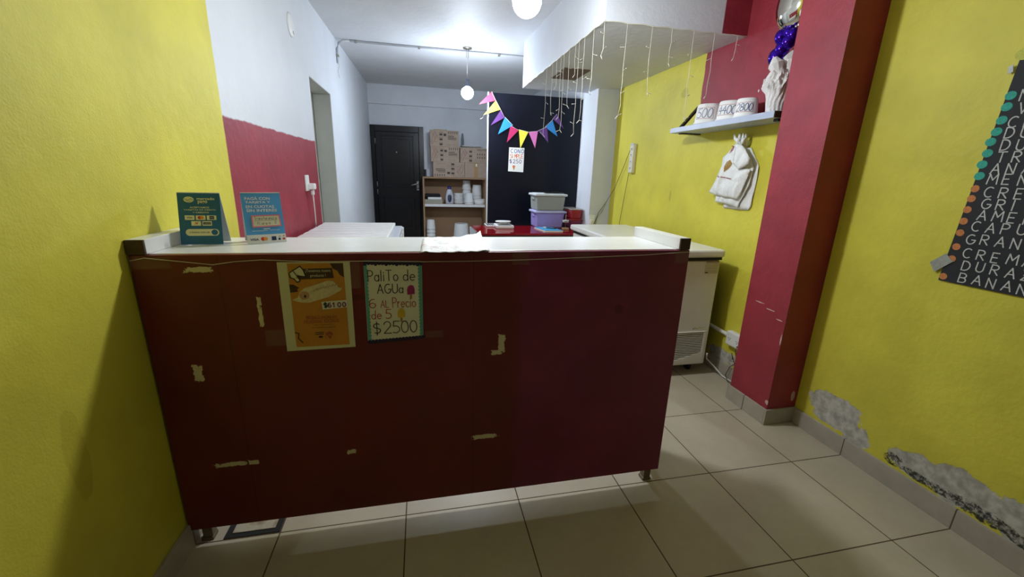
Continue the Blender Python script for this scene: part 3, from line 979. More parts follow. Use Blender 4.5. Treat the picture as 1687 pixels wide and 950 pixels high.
def print_two(P, fr):
    m = MB()
    for s, v0, u1 in (('PAGÁ CON', .1465, .026), ('TARJETA Y', .1335, .026), ('EN CUOTAS', .1195, .036), ('SIN INTERÉS', .1065, .043)):
        m.text(s, -.048, v0, u1, v0 + (.012 if 'Á' in s or 'É' in s else .0095), P, .0007, .025)
    m.ink([(-.005, .0485), (.012, .049)], .003, P, .0007); m.text('mercado pago', .012, .041, .042, .046, P, .0007)
    m.ink([(-.04, .0425), (.006, .0425)], .0012, P, .0007)
    m.build('white_lettering', M['card_white'], fr)
    m = MB(); m.rect(-.058, 0, .058, .0295, P, 0, .0005); m.build('white_strip', M['card_white'], fr)
    m = MB(); m.poly([(-.036, .056), (.048, .058), (.046, .094), (-.035, .093)], P, .0008, .0003); nt = m.build('handwritten_note', M['paper_cream'], fr)
    m = MB(); m.ink([(-.036, .056), (.048, .058), (.046, .094), (-.035, .093), (-.036, .056)], .0042, P, .0013); m.build('pink_edging', M['pink_edge'], nt)
    m = MB(); m.write('Transferencia', -.029, .080, .0095, .0009, P, .0052, .0016); m.ink([(-.029, .0765), (.038, .078)], .0008, P, .0016); m.write('flore', -.022, .063, .0095, .0009, P, .0062, .0016); m.write('4', .012, .063, .008, .0009, P, None, .0016); m.write('2', .030, .066, .0085, .0009, P, None, .0016)
    m.build('handwriting', M['ink_dark'], nt)
    m = MB(); m.text('VISA', -.050, .0095, -.024, .0175, P, .0008, .025); m.rect(.014, .008, .028, .0215, P, 0, .0008); m.rect(.034, .008, .041, .0155, P, 0, .0008); m.rect(.036, .0195, .042, .0215, P, 0, .0008); m.build('dark_print', M['navy'], fr)
    m = MB(); m.ell(-.012, .0145, .0065, .0065, P, 0, .0008); m.ell(.0515, .012, .0045, .0035, P, 0, .0008); m.ink([(.049, .021), (.052, .024), (.053, .020)], .0015, P, .0008); m.build('red_print', M['logo_red'], fr)
    m = MB(); m.ell(-.004, .0145, .0062, .0062, P, 0, .001); m.build('orange_print', M['logo_orange'], fr)


tent('tent_card', 'dark teal payment tent card, left one on the counter top', (-.710, 1.53, CT + .002), .06, .120, .169, .18, 'teal_card', print_one)
tent('tent_card', 'light blue payment tent card with a pink-edged note, near the counter middle', (-.523, 1.556, CT + .002), .43, .1165, .172, .22, 'blue_card', print_two)

# ------------------------------------------------------------------ right freezer
fz = thing('chest_freezer', 'long white chest freezer along the yellow right wall', 'freezer', (1.62, 2.95, 0))
FX0, FX1, FY0, FY1 = 1.36, 1.885, 2.275, 3.60
m = MB(); m.box((FX0, FY0, .075), (FX1, FY1, .805), .012, seg=3); m.build('body', M['freezer'], fz)
m = MB(); m.box((FX0 - .002, FY0 - .004, .808), (FX1 + .004, FY1 + .004, .83), .003); m.build('gasket', M['dark_gap'], fz)
m = MB(); m.box((FX0 - .025, FY0 - .022, .828), (FX1 + .01, FY1 + .02, .877), .014, seg=4); ld = m.build('lid', M['freezer'], fz)
m = MB(); m.box((FX0 - .05, 2.86, .836), (FX0 - .02, 3.02, .862), .008); m.box((FX0 - .05, 2.86, .836), (FX0 - .04, 3.02, .88), .004); m.build('handle', M['plastic_white'], ld)
PE = plane((0, FY0 - .0005, 0), (1, 0, 0), (0, 0, 1))
m = MB()      # grille frame with a rising lower edge, then slats
out = [(1.40, .098), (1.40, .318), (1.835, .318), (1.858, .30), (1.852, .165), (1.84, .15), (1.62, .098)]
m.box((1.40, FY0 - .006, .09), (1.86, FY0, .10), .002); m.box((1.842, FY0 - .008, .10), (1.862, FY0, .32), .003); m.box((1.40, FY0 - .008, .312), (1.862, FY0, .322), .003); m.box((1.392, FY0 - .008, .09), (1.402, FY0, .32), .003)
m.poly([(1.402, .10), (1.842, .10), (1.842, .168), (1.62, .112), (1.402, .108)], PE, .007)
m.box((1.615, FY0 - .0075, .11), (1.623, FY0, .314), .001)
gr = m.build('grille', M['freezer'], fz)
m = MB(); m.poly([(1.402, .10), (1.842, .10), (1.842, .312), (1.402, .312)], PE, .0004, .0002); m.build('grille_opening', M['dark_gap'], gr)
m = MB()
for k in range(16):
    z = .118 + k * .0122
    x1 = 1.842
    x0 = 1.402
    m.box((x0, FY0 - .006, z), (x1, FY0 - .001, z + .0062), .001)
m.build('slats', M['freezer'], gr)
m = MB(); m.rect(1.775, .718, 1.872, .803, PE, .0003, .0006); st = m.build('rating_label', M['plastic_cream'], fz)
m = MB()
for z in (.797, .787, .775, .763, .752, .741, .731):
    m.ink([(1.782, z), (1.866, z)], .002 if z < .79 else .005, PE, .0013)
m.ink([(1.782, .727), (1.797, .727)], .006, PE, .0014); m.ink([(1.778, .801), (1.870, .801), (1.870, .722), (1.778, .722), (1.778, .801)], .001, PE, .0013)
m.build('label_print', M['ink_dark'], st)
m = MB(); m.ink([(1.755, .338), (1.770, .345), (1.785, .338), (1.80, .346), (1.82, .340), (1.84, .344)], .004, PE, .001); m.build('nameplate', M['chrome'], fz)
m = MB(); m.box((FX1, 2.35, .14), (FX1 + .022, 3.45, .76), .003)
for k in range(26):
    z = .15 + k * .0235
    m.box((FX1 + .02, 2.33, z), (FX1 + .034, 3.45, z + .012))
m.build('condenser', M['black'], fz)
m = MB()
for k in range(13):
    z = .16 + k * .047
    m.tube([(FX1 + .002, 2.322, z), (FX1 + .032, 2.322, z + .03)], .003, 6)
m.build('condenser_wires', M['metal'], fz)
for x in (1.42, 1.82):
    for y in (2.36, 3.5):
        m = MB(); m.lathe([(.0, -.012), (.03, -.012), (.034, -.006), (.034, .006), (.03, .012), (0, .012)], (x, y, .034), 18, 'X'); m.box((x - .02, y - .015, .04), (x + .02, y + .015, .076), .003); m.build('caster', M['black'], fz)
m = MB(); m.tube([AT(1165, 582, 0, 1.875) + Vector((0, 0, 0)), (1.92, 2.30, .10), (1.965, 2.26, .05), (1.985, 2.2, .012), (1.99, 2.1, .012)], .0055); m.build('power_cord', M['cord_white'], fz)

# left freezer
fl = thing('chest_freezer', 'white chest freezer with a ribbed lid against the left wall', 'freezer', (-.49, 3.0, 0))
m = MB(); m.box((-.785, 2.40, .06), (-.165, 3.68, .85), .012, seg=3); m.build('body', M['freezer_grey'], fl)
m = MB(); m.box((-.792, 2.39, .852), (-.225, 3.69, .874), .006)
for k in range(9):
    m.box((-.785, 2.44 + k * .14, .871), (-.235, 2.53 + k * .14, .8785), .003)
m.build('lid', M['plastic_white'], fl)
for x in (-.72, -.24):
    for y in (2.48, 3.6):
        m = MB(); m.box((x - .02, y - .02, 0), (x + .02, y + .02, .062), .004); m.build('foot', M['black'], fl)
m = MB()
for k in range(6):
    m.box((-.167, 2.5 + k * .2, .80), (-.160, 2.62 + k * .2, .815), .001)
m.box((-.166, 3.58, .72), (-.156, 3.67, .84), .002)
m.build('hinge_strip', M['plastic_white'], fl)

# sockets on the left wall
t = thing('wall_outlet', 'white outlet with a plug on the red part of the left wall', 'outlet', (LX, 3.40, 1.13))
m = MB(); m.box((LX, 3.355, 1.14), (LX + .012, 3.445, 1.255), .004); m.build('faceplate', M['plastic_white'], t)
m = MB(); m.box((LX + .010, 3.395, 1.150), (LX + .055, 3.46, 1.195), .008); m.box((LX + .02, 3.42, 1.11), (LX + .042, 3.445, 1.155), .005); m.build('plug', M['plastic_white'], t)
m = MB(); m.tube([(LX + .031, 3.432, 1.115), (LX + .03, 3.44, 1.05), (LX + .026, 3.46, .96), (LX + .022, 3.475, .905), (LX + .018, 3.48, .86)], .005); m.build('cord', M['cord_white'], t)

# power strip on the right wall, its cables
t = thing('power_strip', 'long cream power strip mounted upright on the right yellow wall', 'power strip', (RX, 3.84, 1.35))
m = MB(); m.box((RX - .034, 3.80, 1.352), (RX, 3.87, 1.620), .006); m.build('housing', M['plastic_cream'], t)
for z in (1.40, 1.46, 1.52, 1.575):
    m = MB(); m.lathe([(.018, 0), (.018, .002), (.015, .002)], (RX - .0355, 3.835, z), 14, 'X'); q = m.build('socket', M['plastic_white'], t)
    m = MB()
    for dy in (-.005, .005):
        m.box((RX - .0375, 3.833 + dy - .001, z - .005), (RX - .0355, 3.833 + dy + .001, z + .003))
    m.build('socket_slots', M['black'], q)
m = MB(); m.box((RX - .036, 3.805, 1.605), (RX - .02, 3.865, 1.623), .002); m.build('end_cap', M['conduit'], t)
m = MB(); m.tube([(RX - .02, 3.868, 1.60), (RX - .02, 3.99, 1.42), (RX - .025, 4.14, 1.2), (RX - .05, 4.27, 1.04), (1.90, 4.285, .93), (1.855, 4.285, .80), (1.85, 4.28, .5)], .0028, 6)
m.tube([(RX - .02, 3.868, 1.47), (RX - .018, 3.875, 1.36), (RX - .016, 3.93, 1.1), (RX - .014, 3.98, .86), (RX - .014, 4.0, .5)], .0022, 6)
m.tube([(RX - .05, 4.282, 1.02), (1.94, 4.285, .94), (1.88, 4.285, .86), (1.86, 4.284, .7)], .0022, 6)
m.build('cable', M['cord_dark'], t)

# low outlet by the pillar
t = thing('outlet_box', 'white surface outlet box low on the right wall behind the pillar', 'outlet', (RX, 2.16, .24))
m = MB(); m.box((RX - .042, 2.085, .245), (RX, 2.225, .34), .008); m.build('housing', M['plastic_white'], t)
m = MB()
for y in (2.19, 2.12):
    for dy, dz in ((-.008, .0), (.008, .0), (0, -.012)):
        m.box((RX - .0432, y + dy - .0016, .295 + dz - .004), (RX - .042, y + dy + .0016, .295 + dz + .004))
m.build('socket_slots', M['black'], t)
m = MB(); m.tube([(RX - .018, 2.225, .30), (RX - .018, 2.6, .31)], .0125, 12); m.build('conduit', M['plastic_white'], t)
m = MB(); m.tube([(RX - .044, 2.11, .27), (RX - .06, 2.1, .24), (RX - .03, 2.1, .16), (RX - .02, 2.11, .08)], .004); m.tube([(RX - .03, 2.16, .20), (RX - .035, 2.14, .165), (RX - .03, 2.17, .14), (RX - .028, 2.13, .15), (RX - .034, 2.15, .19), (RX - .03, 2.12, .14), (RX - .025, 2.16, .10), (RX - .03, 2.18, .03), (RX - .05, 2.13, .008), (RX - .04, 2.02, .008)], .0028, 6); m.build('cable', M['cord_dark'], t)

# ------------------------------------------------------------------ wall shelf on the right
SZ = 1.665
sh = thing('wall_shelf', 'pale grey floating shelf on the right wall beside the red pillar', 'shelf', (1.92, 2.46, 1.63))
m = MB(); m.box((1.82, 1.990, 1.630), (RX, 2.945, SZ), .002); bd = m.build('board', M['shelf_paint'], sh)
m = MB(); m.box((1.822, 1.986, 1.631), (RX - .002, 1.9905, SZ - .001)); m.build('raw_end', M['mdf'], bd)['label'] = 'raw brown end of the board'
m = MB()
y0 = 2.90
m.box((RX - .006, y0 - .018, SZ), (RX, y0 + .018, SZ + .165), .002); m.box((1.86, y0 - .018, SZ), (RX, y0 + .018, SZ + .006), .002)
m.hexa([(1.865, y0 - .016, SZ + .004), (1.885, y0 - .016, SZ + .004), (1.885, y0 + .016, SZ + .004), (1.865, y0 + .016, SZ + .004), (RX - .02, y0 - .016, SZ + .16), (RX - .002, y0 - .016, SZ + .16), (RX - .002, y0 + .016, SZ + .16), (RX - .02, y0 + .016, SZ + .16)])
br = m.build('bracket', M['black'], sh); br['label'] = 'black triangular bracket above the board'
m = MB(); m.box((1.86, 1.997, 1.615), (RX, 2.03, 1.630), .002); m.box((1.87, 2.86, 1.623), (RX, 2.91, 1.630), .001); m.build('bracket', M['black'], sh)


def pot(c, r0, r1, h, name='foam_tub', rim=.005):
    """upside-down tub: wide rim at the bottom"""
    m = MB(); m.lathe([(r0 + rim, 0), (r0 + rim, .010), (r0, .012), (r0 - .0005, .014), (r1 + .002, h - .006), (r1 - .002, h), (r1 - .012, h), (r1 - .014, h - .003), (0, h - .003)], c, 32)
    return m


def cyl_P(c, r0, r1, h, ang):
    """returns f(u along the arc, v up) on a tapered round tub"""
    def f(u, v, off=.0012):
        r = r0 + (r1 - r0) * v / h
        a = ang + u / r
        return Vector((c[0] + (r + off) * math.cos(a), c[1] + (r + off) * math.sin(a), c[2] + v))
    return f


class Curved:
    """stands in for a plane matrix, wraps (u, v, off) onto a tub"""
    def __init__(self, f):
        self.f = f

    def __matmul__(self, v):
        return self.f(v.x, v.y, v.z + .0006)


for nm, y, r0, r1, h, txt, lab, a0, w0 in (('a', 2.650, .083, .071, .125, '500', 'white tub with a red-framed label reading 500, farthest along the wall shelf', .20, -.056),
                                       ('b', 2.445, .072, .062, .115, '4400', 'white tub labelled 4400 in blue, middle of three on the wall shelf', .22, -.062),
                                       ('c', 2.302, .064, .054, .108, '2800', 'white tub labelled 2800 in blue, nearest of three on the wall shelf', .22, -.054)):
    c = (1.908, y, SZ)
    t = thing('labelled_tub', lab, 'tub', c, 'priced tubs on the wall shelf')
    pot(c, r0, r1, h).build('body', M['foam'], t)
    # the label faces the room (towards -x and a little towards the front)
    Q = Curved(cyl_P(c, r0, r1, h, PI + .62))
    W2 = .056 if nm == 'a' else .058 if nm == 'b' else .05
    m = MB()
    K = 14
    for k in range(K):
        u0, u1 = -W2 + 2 * W2 * k / K, -W2 + 2 * W2 * (k + 1) / K
        m.poly([(u0, .030), (u1, .030), (u1, h - .024), (u0, h - .024)], Q, 0, .0)
    lb = m.build('label', M['paper'], t)
    m = MB()
    for v in (.031, h - .025):
        m.ink([(-W2 + 2 * W2 * k / K, v) for k in range(K + 1)], .0018, Q, .0012)
    for u in (-W2, W2):
        m.ink([(u, .031), (u, h - .025)], .0018, Q, .0012)
    m.build('red_frame', M['red_marker'], lb)
    hh = h - .024 - .03 - .014
    wch = 2 * W2 / len(txt) * .92
    m = MB(); m.write(txt, -W2 + .006, .037, hh, .0036, Q, wch, .0016, .12); m.build('blue_digits', M['blue_marker'], lb)

# balloon bouquet
bq = thing('balloon_bouquet', 'wrapped pot with purple and silver foil balloons at the shelf end', 'balloon', (1.915, 2.085, SZ))
bc = Vector((1.915, 2.090, SZ))
rng = random.Random(8)
m = MB()
n_ = 72
prof = [(.043, 0), (.046, .015), (.048, .035), (.051, .055), (.053, .075), (.057, .095), (.063, .110), (.071, .124), (.080, .136), (.086, .147), (.080, .157),
        (.073, .168), (.066, .179), (.059, .190), (.050, .200), (.036, .208), (.018, .212)]
rings = []
for j, (r, z) in enumerate(prof):
    ring = []
    for k in range(n_):
        a = 2 * PI * k / n_
        e = Vector((math.cos(a), math.sin(a), 0))
        w = min(1, max(0, (z - .08) / .06))
        crease = abs(noise.noise(e * 3.4 + Vector((0, 0, z * 26)))) * .30 + abs(noise.noise(e * 7 + Vector((3, 0, z * 44)))) * .20
        q = 1 + (.04 + .9 * w) * (crease - .14) + .035 * (1 - w) * math.sin(a * 15 + 2 * math.sin(z * 40))
        zz = z + w * (.045 * noise.noise(e * 2.3 + Vector((5, 1, z * 9))) + .02 * abs(noise.noise(e * 6 + Vector((1, 7, z * 30)))))
        ring.append(m.bm.verts.new(bc + Vector((e.x * r * q, e.y * r * q, zz))))
    rings.append(ring)
for a, b in zip(rings, rings[1:]):
    for k in range(n_):
        m.bm.faces.new((a[k], a[(k + 1) % n_], b[(k + 1) % n_], b[k]))
m.bm.faces.new(rings[0][::-1]); m.bm.faces.new(rings[-1])
m.build('wrapped_pot', M['crepe'], bq)
m = MB()
for dx, dy, z0, z1, r in ((0.0, .02, .17, .33, .028), (-.02, -.02, .15, .29, .03), (.01, -.045, .16, .27, .03)):
    m.lathe([(0, .0), (r, .015), (r * .7, .05), (r * 1.3, .1), (r * .4, z1 - z0)], bc + Vector((dx, dy, z0)), 9, 'Z', Matrix.Rotation(.35, 4, (dy * 20, dx * 30 + .4, 0)), False)
m.build('crepe_points', M['crepe'], bq)
m = MB()
tw = [bc + Vector((-.005, .035, .235)), bc + Vector((-.008, .052, .285)), bc + Vector((-.01, .03, .33)), bc + Vector((0, .0, .36)), bc + Vector((-.005, .03, .385)), bc + Vector((0, .01, .43))]
for p, r in ((bc + Vector((-.01, .045, .29)), .043), (bc + Vector((-.008, .020, .325)), .036), (bc + Vector((-.005, -.012, .35)), .034), (bc + Vector((-.008, .035, .385)), .036), (bc + Vector((0, .0, .395)), .032), (bc + Vector((0, -.03, .38)), .03)):
    m.sphere(p, r, (1, 1, 1.12), 18)
m.tube([bc + Vector((0, .01, .19)), bc + Vector((-.005, .03, .235)), bc + Vector((-.008, .04, .27))], .012, 8)
m.build('purple_balloon', M['foil_purple'], bq)
m = MB(); sc = bc + Vector((.005, -.005, .545))
rr = Matrix.Rotation(.25, 4, 'X')
m.sphere(sc, .135, (.42, .85, 1.0), 32, rr)
for k in range(14):
    a = -PI / 2 - .9 + k * .13
    m.sphere(sc + Vector((0, math.cos(a) * .115, math.sin(a) * .135)), .012, (.8, 1, 1), 8)
m.tube([sc + Vector((0, .01, -.13)), bc + Vector((0, .01, .40))], .008, 8)
m.build('silver_balloon', M['foil_silver'], bq)['label'] = 'round silver foil balloon'


# ------------------------------------------------------------------ plastic bags hanging on the right wall
def bag_sheet(name, label, outline, x0, seed, extra=None, bulge=.02):
    cx = lambda x, y: AT(1165 + x / 6.79, 215 + y / 6.79, 0, 2.0)
    m = MB()
    pts = [cx(*p) for p in outline]
    vs = [m.bm.verts.new((0, p.y, p.z)) for p in pts]
    f = m.bm.faces.new(vs)
    bmesh.ops.triangulate(m.bm, faces=[f])
    for _ in range(4):
        bmesh.ops.subdivide_edges(m.bm, edges=[e for e in m.bm.edges if e.calc_length() > .02], cuts=1)
        bmesh.ops.triangulate(m.bm, faces=[f for f in m.bm.faces if len(f.verts) > 3])
    bmesh.ops.beautify_fill(m.bm, faces=m.bm.faces[:], edges=m.bm.edges[:])
    edge = set(v for e in m.bm.edges if e.is_boundary for v in e.verts)
    bpts = [v.co.copy() for v in edge]
    for v in m.bm.verts:
        d = min((v.co - b).length for b in bpts)
        w = min(1, d / .04)
        a_, b_ = v.co.y * 16 + v.co.z * 5, v.co.z * 7 - v.co.y * 4
        fold = .022 * (.25 - abs(noise.noise(Vector((a_ + seed, b_ * .5, seed))))) + .007 * (.2 - abs(noise.noise(Vector((a_ * 2.2, b_ * 2, seed + 4)))))
        v.co.x = min(2.016, x0 - bulge * w - fold * (.5 + .5 * w))
    for f in m.bm.faces:
        f.smooth = True
    tree = BVHTree.FromBMesh(m.bm)
    o = m.build(name, M['bag'])
    s = o.modifiers.new('s', 'SOLIDIFY'); s.thickness = .0025; s.offset = 0
    tag(o, label, 'bag', 'bags hanging under the wall shelf')

    def on_film(u, v, off):
        h_ = tree.ray_cast(Vector((1.5, -u, v)), Vector((1, 0, 0)))[0]
        return Vector(((h_.x if h_ else x0 - bulge) - .002 - off, -u, v))
    if extra:
        extra(o, lambda x, y: (lambda p: (-p.y, p.z))(cx(x, y)), Curved(on_film))
    return o


def front_bag_print(t, uv, Q):
    def fan(name, pts, mat):
        m = MB(); cu = (sum(p[0] for p in pts) / len(pts), sum(p[1] for p in pts) / len(pts))
        dense = []
        for a, b in zip(pts, pts[1:] + pts[:1]):
            dense += [(a[0] + (b[0] - a[0]) * k / 5, a[1] + (b[1] - a[1]) * k / 5) for k in range(5)]
        prev = [cu] * len(dense)
        for lv in (.4, .75, 1.0):
            cur = [(cu[0] + (p[0] - cu[0]) * lv, cu[1] + (p[1] - cu[1]) * lv) for p in dense]
            for k in range(len(dense)):
                q = [uv(*prev[k]), uv(*cur[k]), uv(*cur[(k + 1) % len(dense)])] + ([uv(*prev[(k + 1) % len(dense)])] if lv > .4 else [])
                m.poly(q, Q)
            prev = cur
        m.build(name, mat, t)
    fan('gold_patch', [(345, 330), (365, 375), (330, 430), (268, 468), (275, 400), (300, 355)], M['gold'])
    fan('red_patch', [(350, 175), (372, 180), (362, 225), (325, 265), (335, 215)], M['bag_red'])
    m = MB()
    for a, b in (((180, 508), (194, 513)), ((198, 515), (215, 525)), ((230, 522), (290, 530)), ((298, 532), (355, 545))):
        n_ = 5
        for k in range(n_):
            p = [(a[0] + (b[0] - a[0]) * (k + w) / n_, a[1] + (b[1] - a[1]) * (k + w) / n_) for w in (0, .62)]
            m.ink([uv(*p[0]), uv(*p[1])], .0055, Q, .0004)
    m.build('small_print', M['bag_red'], t)


bag_sheet('plastic_bag', 'white plastic bag hanging rearmost of the bunch, lowest hem near the wall',
          [(330, 200), (240, 480), (185, 700), (165, 862), (300, 880), (440, 890), (470, 850), (500, 700), (545, 500), (560, 400), (480, 190)], 2.012, 3, bulge=.008)
bag_sheet('plastic_bag', 'white plastic bag in the middle of the hanging bunch',
          [(330, 200), (200, 480), (125, 700), (105, 795), (210, 815), (350, 870), (380, 800), (430, 720), (490, 600), (540, 420), (470, 200)], 1.99, 11, bulge=.012)
bag_sheet('plastic_bag', 'white plastic bag with a gold patch, front of the hanging bunch',
          [(372, 150), (300, 235), (232, 305), (215, 400), (140, 560), (65, 690), (150, 725), (260, 750), (382, 768), (430, 700), (475, 600), (540, 435), (450, 420), (430, 250), (415, 160)], 1.966, 5, front_bag_print, .016)
bag_sheet('plastic_bag', 'folded white plastic bag hanging at the upper right of the bunch',
          [(415, 150), (405, 250), (372, 365), (432, 440), (500, 410), (548, 375), (565, 310), (540, 260), (480, 170)], 1.945, 21, bulge=.010)
m = MB()
rng = random.Random(4)
k0 = AT(1222, 232, 0, 1.98)
for i in range(11):
    a = i * .6
    p0 = k0 + Vector((rng.uniform(-.02, .02), rng.uniform(-.03, .03), -.03))
    p1 = k0 + Vector((rng.uniform(-.03, .01), rng.uniform(-.07, .06), rng.uniform(.015, .05)))
    m.tube([p0, (p0 + p1) / 2 + Vector((-.012, rng.uniform(-.02, .02), .008)), p1], .008, 6, True, [1.2, 1.3, .3])
m.sphere(k0 + Vector((0, 0, -.022)), .018, (.8, 1.3, 1.0), 14)
tag(m.build('bag_knot', M['bag']), 'knotted white bag handles gathered on a nail above the hanging bags', 'bag', None)

# ------------------------------------------------------------------ black panel, bunting, cone sign
BDY = 5.30
bl, brx, bt = AT(805.5, 151, 1, BDY).x, RX - .006, AT(880, 157, 1, BDY).z
pb = thing('black_partition', 'tall black standing panel behind the red table', 'panel', (1.4, BDY, 0))
m = MB(); m.box((bl, BDY, 0), (brx, BDY + .03, bt), .001); m.build('panel', M['black_board'], pb)
m = MB(); m.box((bl - .012, BDY - .002, 0), (bl, BDY + .032, bt + .004), .001); m.build('edge_strip', M['laminate'], pb)['label'] = 'white edge strip'

PB = plane((0, BDY - .0005, 0), (1, 0, 0), (0, 0, 1))
pp = lambda x, y, Y: (lambda v: (v.x, v.z))(AT(x, y, 1, Y))
cs = [pp(*c, BDY) for c in ((836.9, 281.9), (861.9, 283.6), (863.9, 243.7), (838.9, 242.6))]
cn = paper('price_notice', 'small handwritten cone notice reading Cono Simple on the black panel', 'sign', PB, cs, M['paper'])
u0, v0 = cs[0]; ws = cs[1][0] - u0; hs = cs[3][1] - v0
sl = (cs[3][0] - u0) / hs
m = MB(); m.write('CONO', u0 + .030, v0 + hs * .78, .044, .0062, PB, .045, .0014); m.build('blue_lettering', M['blue_marker'], cn)
m = MB(); m.write('SIMPLE', u0 + .022, v0 + hs * .57, .044, .0062, PB, .0285, .0014); m.build('orange_lettering', M['orange_marker'], cn)
m = MB(); m.write('$', u0 + .018, v0 + hs * .35, .044, .0062, PB, None, .0014); m.write('250', u0 + .062, v0 + hs * .35, .044, .0062, PB, .04, .0014); m.build('violet_lettering', M['flag_purple'], cn)
m = MB(); m.poly([(u0 + .058, v0 + .05), (u0 + .088, v0 + .05), (u0 + .074, v0 + .008)], PB, 0, .0014); m.build('cone_drawing', M['tan'], cn)
m = MB(); m.ell(u0 + .073, v0 + .06, .018, .014, PB, 0, .0016); m.build('scoop_drawing', M['orange_marker'], cn)

FLY = BDY - .012
bu = thing('bunting', 'string of coloured paper pennants hung across the black panel', 'bunting', AT(890, 218, 1, FLY))
PL = plane((0, FLY, 0), (1, 0, 0), (0, 0, 1))
fp = lambda x, y: pp(780 + x / 7.05, 140 + y / 7.05, FLY)
FLAGS = [('flag_red', 'coral', (212, 75), (258, 180), (65, 222)), ('flag_yellow', 'yellow', (260, 180), (315, 283), (118, 348)),
         ('flag_purple', 'purple', (318, 290), (362, 378), (198, 470)), ('flag_blue', 'blue', (365, 372), (458, 468), (283, 573)),
         ('flag_magenta', 'magenta', (430, 472), (525, 525), (387, 668)), ('flag_yellow', 'yellow', (527, 517), (637, 545), (543, 735)),
         ('flag_pink', 'pink', (640, 545), (748, 535), (715, 733)), ('flag_purple', 'purple', (750, 530), (855, 485), (868, 670)),
         ('flag_blue', 'blue', (830, 487), (917, 405), (975, 597)), ('flag_purple', 'purple', (920, 395), (970, 335), (1050, 510))]
for i, (mt, cn_, a, b, c) in enumerate(FLAGS):
    m = MB(); m.poly([fp(*c), fp(*b), fp(*a)], PL, .0012, .0016 * (i % 2)); m.build('pennant', M[mt], bu)['label'] = cn_ + ' pennant'
m = MB()
line = [f for fl_ in FLAGS for f in (fl_[2], fl_[3])]
m.tube([Vector((fp(*q)[0], FLY - .002, fp(*q)[1])) for q in line], .0018, 6)
m.tube([Vector((fp(*q)[0], FLY - .002, fp(*q)[1])) for q in ((118, 348), (115, 365), (100, 385), (80, 392))], .0016, 6)
m.build('string', M['wire_light'], bu)

# ------------------------------------------------------------------ shelf unit and boxes
UY = 7.45
KU = 1.415         # sizes of the goods on the unit were first measured for a nearer plane
Z1 = AT(750, 336.2, 1, UY).z          # top of the upper shelf
ux0, ux1 = AT(696, 291, 1, UY).x, AT(802, 293, 1, UY).x
UT = AT(750, 292, 1, UY).z
su = thing('shelf_unit', 'raw chipboard shelf unit between the black door and panel', 'shelf', ((ux0 + ux1) / 2, UY + .15, 0))
UD = .395
for x in (ux0, ux1 - .028):
    m = MB(); m.box((x, UY, 0), (x + .028, UY + UD, UT), .001); m.build('side_panel', M['chipboard'], su)
m = MB(); m.box((ux0 + .028, UY, UT - .028), (ux1 - .028, UY + UD, UT), .001); m.build('top_panel', M['chipboard'], su)
m = MB(); m.box((ux0 + .028, UY + UD - .008, .03), (ux1 - .028, UY + UD, UT - .028)); m.build('back_panel', M['chipboard'], su)
Z2 = .13
for z in (Z1, Z2):
    m = MB(); m.box((ux0 + .028, UY + .004, z - .048), (ux1 - .028, UY + UD - .008, z), .001); b = m.build('shelf', M['chipboard'], su)
    m = MB(); m.box((ux0 + .029, UY, z - .047), (ux1 - .029, UY + .004, z - .001)); m.build('shelf_edging', M['laminate'], b)['label'] = 'white edge band'

ux = lambda x: AT(690 + x / 9.5, 260, 1, UY).x


def carton(label, x0, x1, z0, z1, marks, depth=.34, mat='carton', flip=False, yo=0.0):
    y = UY + yo
    t = thing('cardboard_box', label, 'box', ((x0 + x1) / 2, y + depth / 2, z0))
    m = MB(); m.box((x0, y, z0), (x1, y + depth, z1), .003)
    b = m.build('carton', M[mat], t)
    P = plane((x0, y - .0004, z0), (1, 0, 0), (0, 0, 1))
    w, h = x1 - x0, z1 - z0
    X = (lambda u: w * (1 - u)) if flip else (lambda u: w * u)
    Y = (lambda v: h * (1 - v)) if flip else (lambda v: h * v)
    if not marks:
        m = MB(); m.rect(w * .40, 0, w * .58, h, P, .0004, .0002); m.build('tape', M['carton_tape'], t)
        m = MB(); m.rect(w * .48, h * .76, w * .54, h * .94, P, .0004, .0008); m.build('small_tag', M['paper'], t)
        return t

    def R(m, a, b_, c, d):
        us, vs = sorted((X(a), X(c))), sorted((Y(b_), Y(d)))
        m.rect(us[0], vs[0], us[1], vs[1], P, 0, .0004)
    m = MB()
    for k in range(3):
        R(m, .33, .08 + k * .3, .43, .2 + k * .3)
        R(m, .31, .25 + k * .3, .45, .265 + k * .3)
    if marks == 2:
        for r in (.30, .52):
            for k in range(4):
                R(m, .62 + k * .085, r, .65 + k * .085, r + .12)
    else:
        for k in range(5):
            R(m, .62, .44 + k * .055, .62 + (.30 if k < 3 else .22), .465 + k * .055)
    for k in range(5):
        u = .64 + k * .072
        R(m, u, .80, u + .022, .90); R(m, u - .008, .90, u + .03, .93)
    R(m, .62, .12, .88, .13)
    if marks != 2:
        R(m, .47, .65, .56, .8)
    m.build('dark_printing', M['ink_dark'], t)
    m = MB()
    for a, b_ in (((.03, .2), (.1, .75)), ((.06, .1), (.2, .55)), ((.1, .8), (.17, .5)), ((.14, .9), (.24, .6)), ((.03, .85), (.08, .95)), ((.17, .25), (.24, .3)), ((.2, .62), (.27, .66))):
        m.ink([(X(a[0]), Y(a[1])), ((X(a[0]) + X(b_[0])) / 2 + .004, (Y(a[1]) + Y(b_[1])) / 2), (X(b_[0]), Y(b_[1]))], .005, P, .0006)
    m.build('red_printing', M['ink_red'], t)
    return t


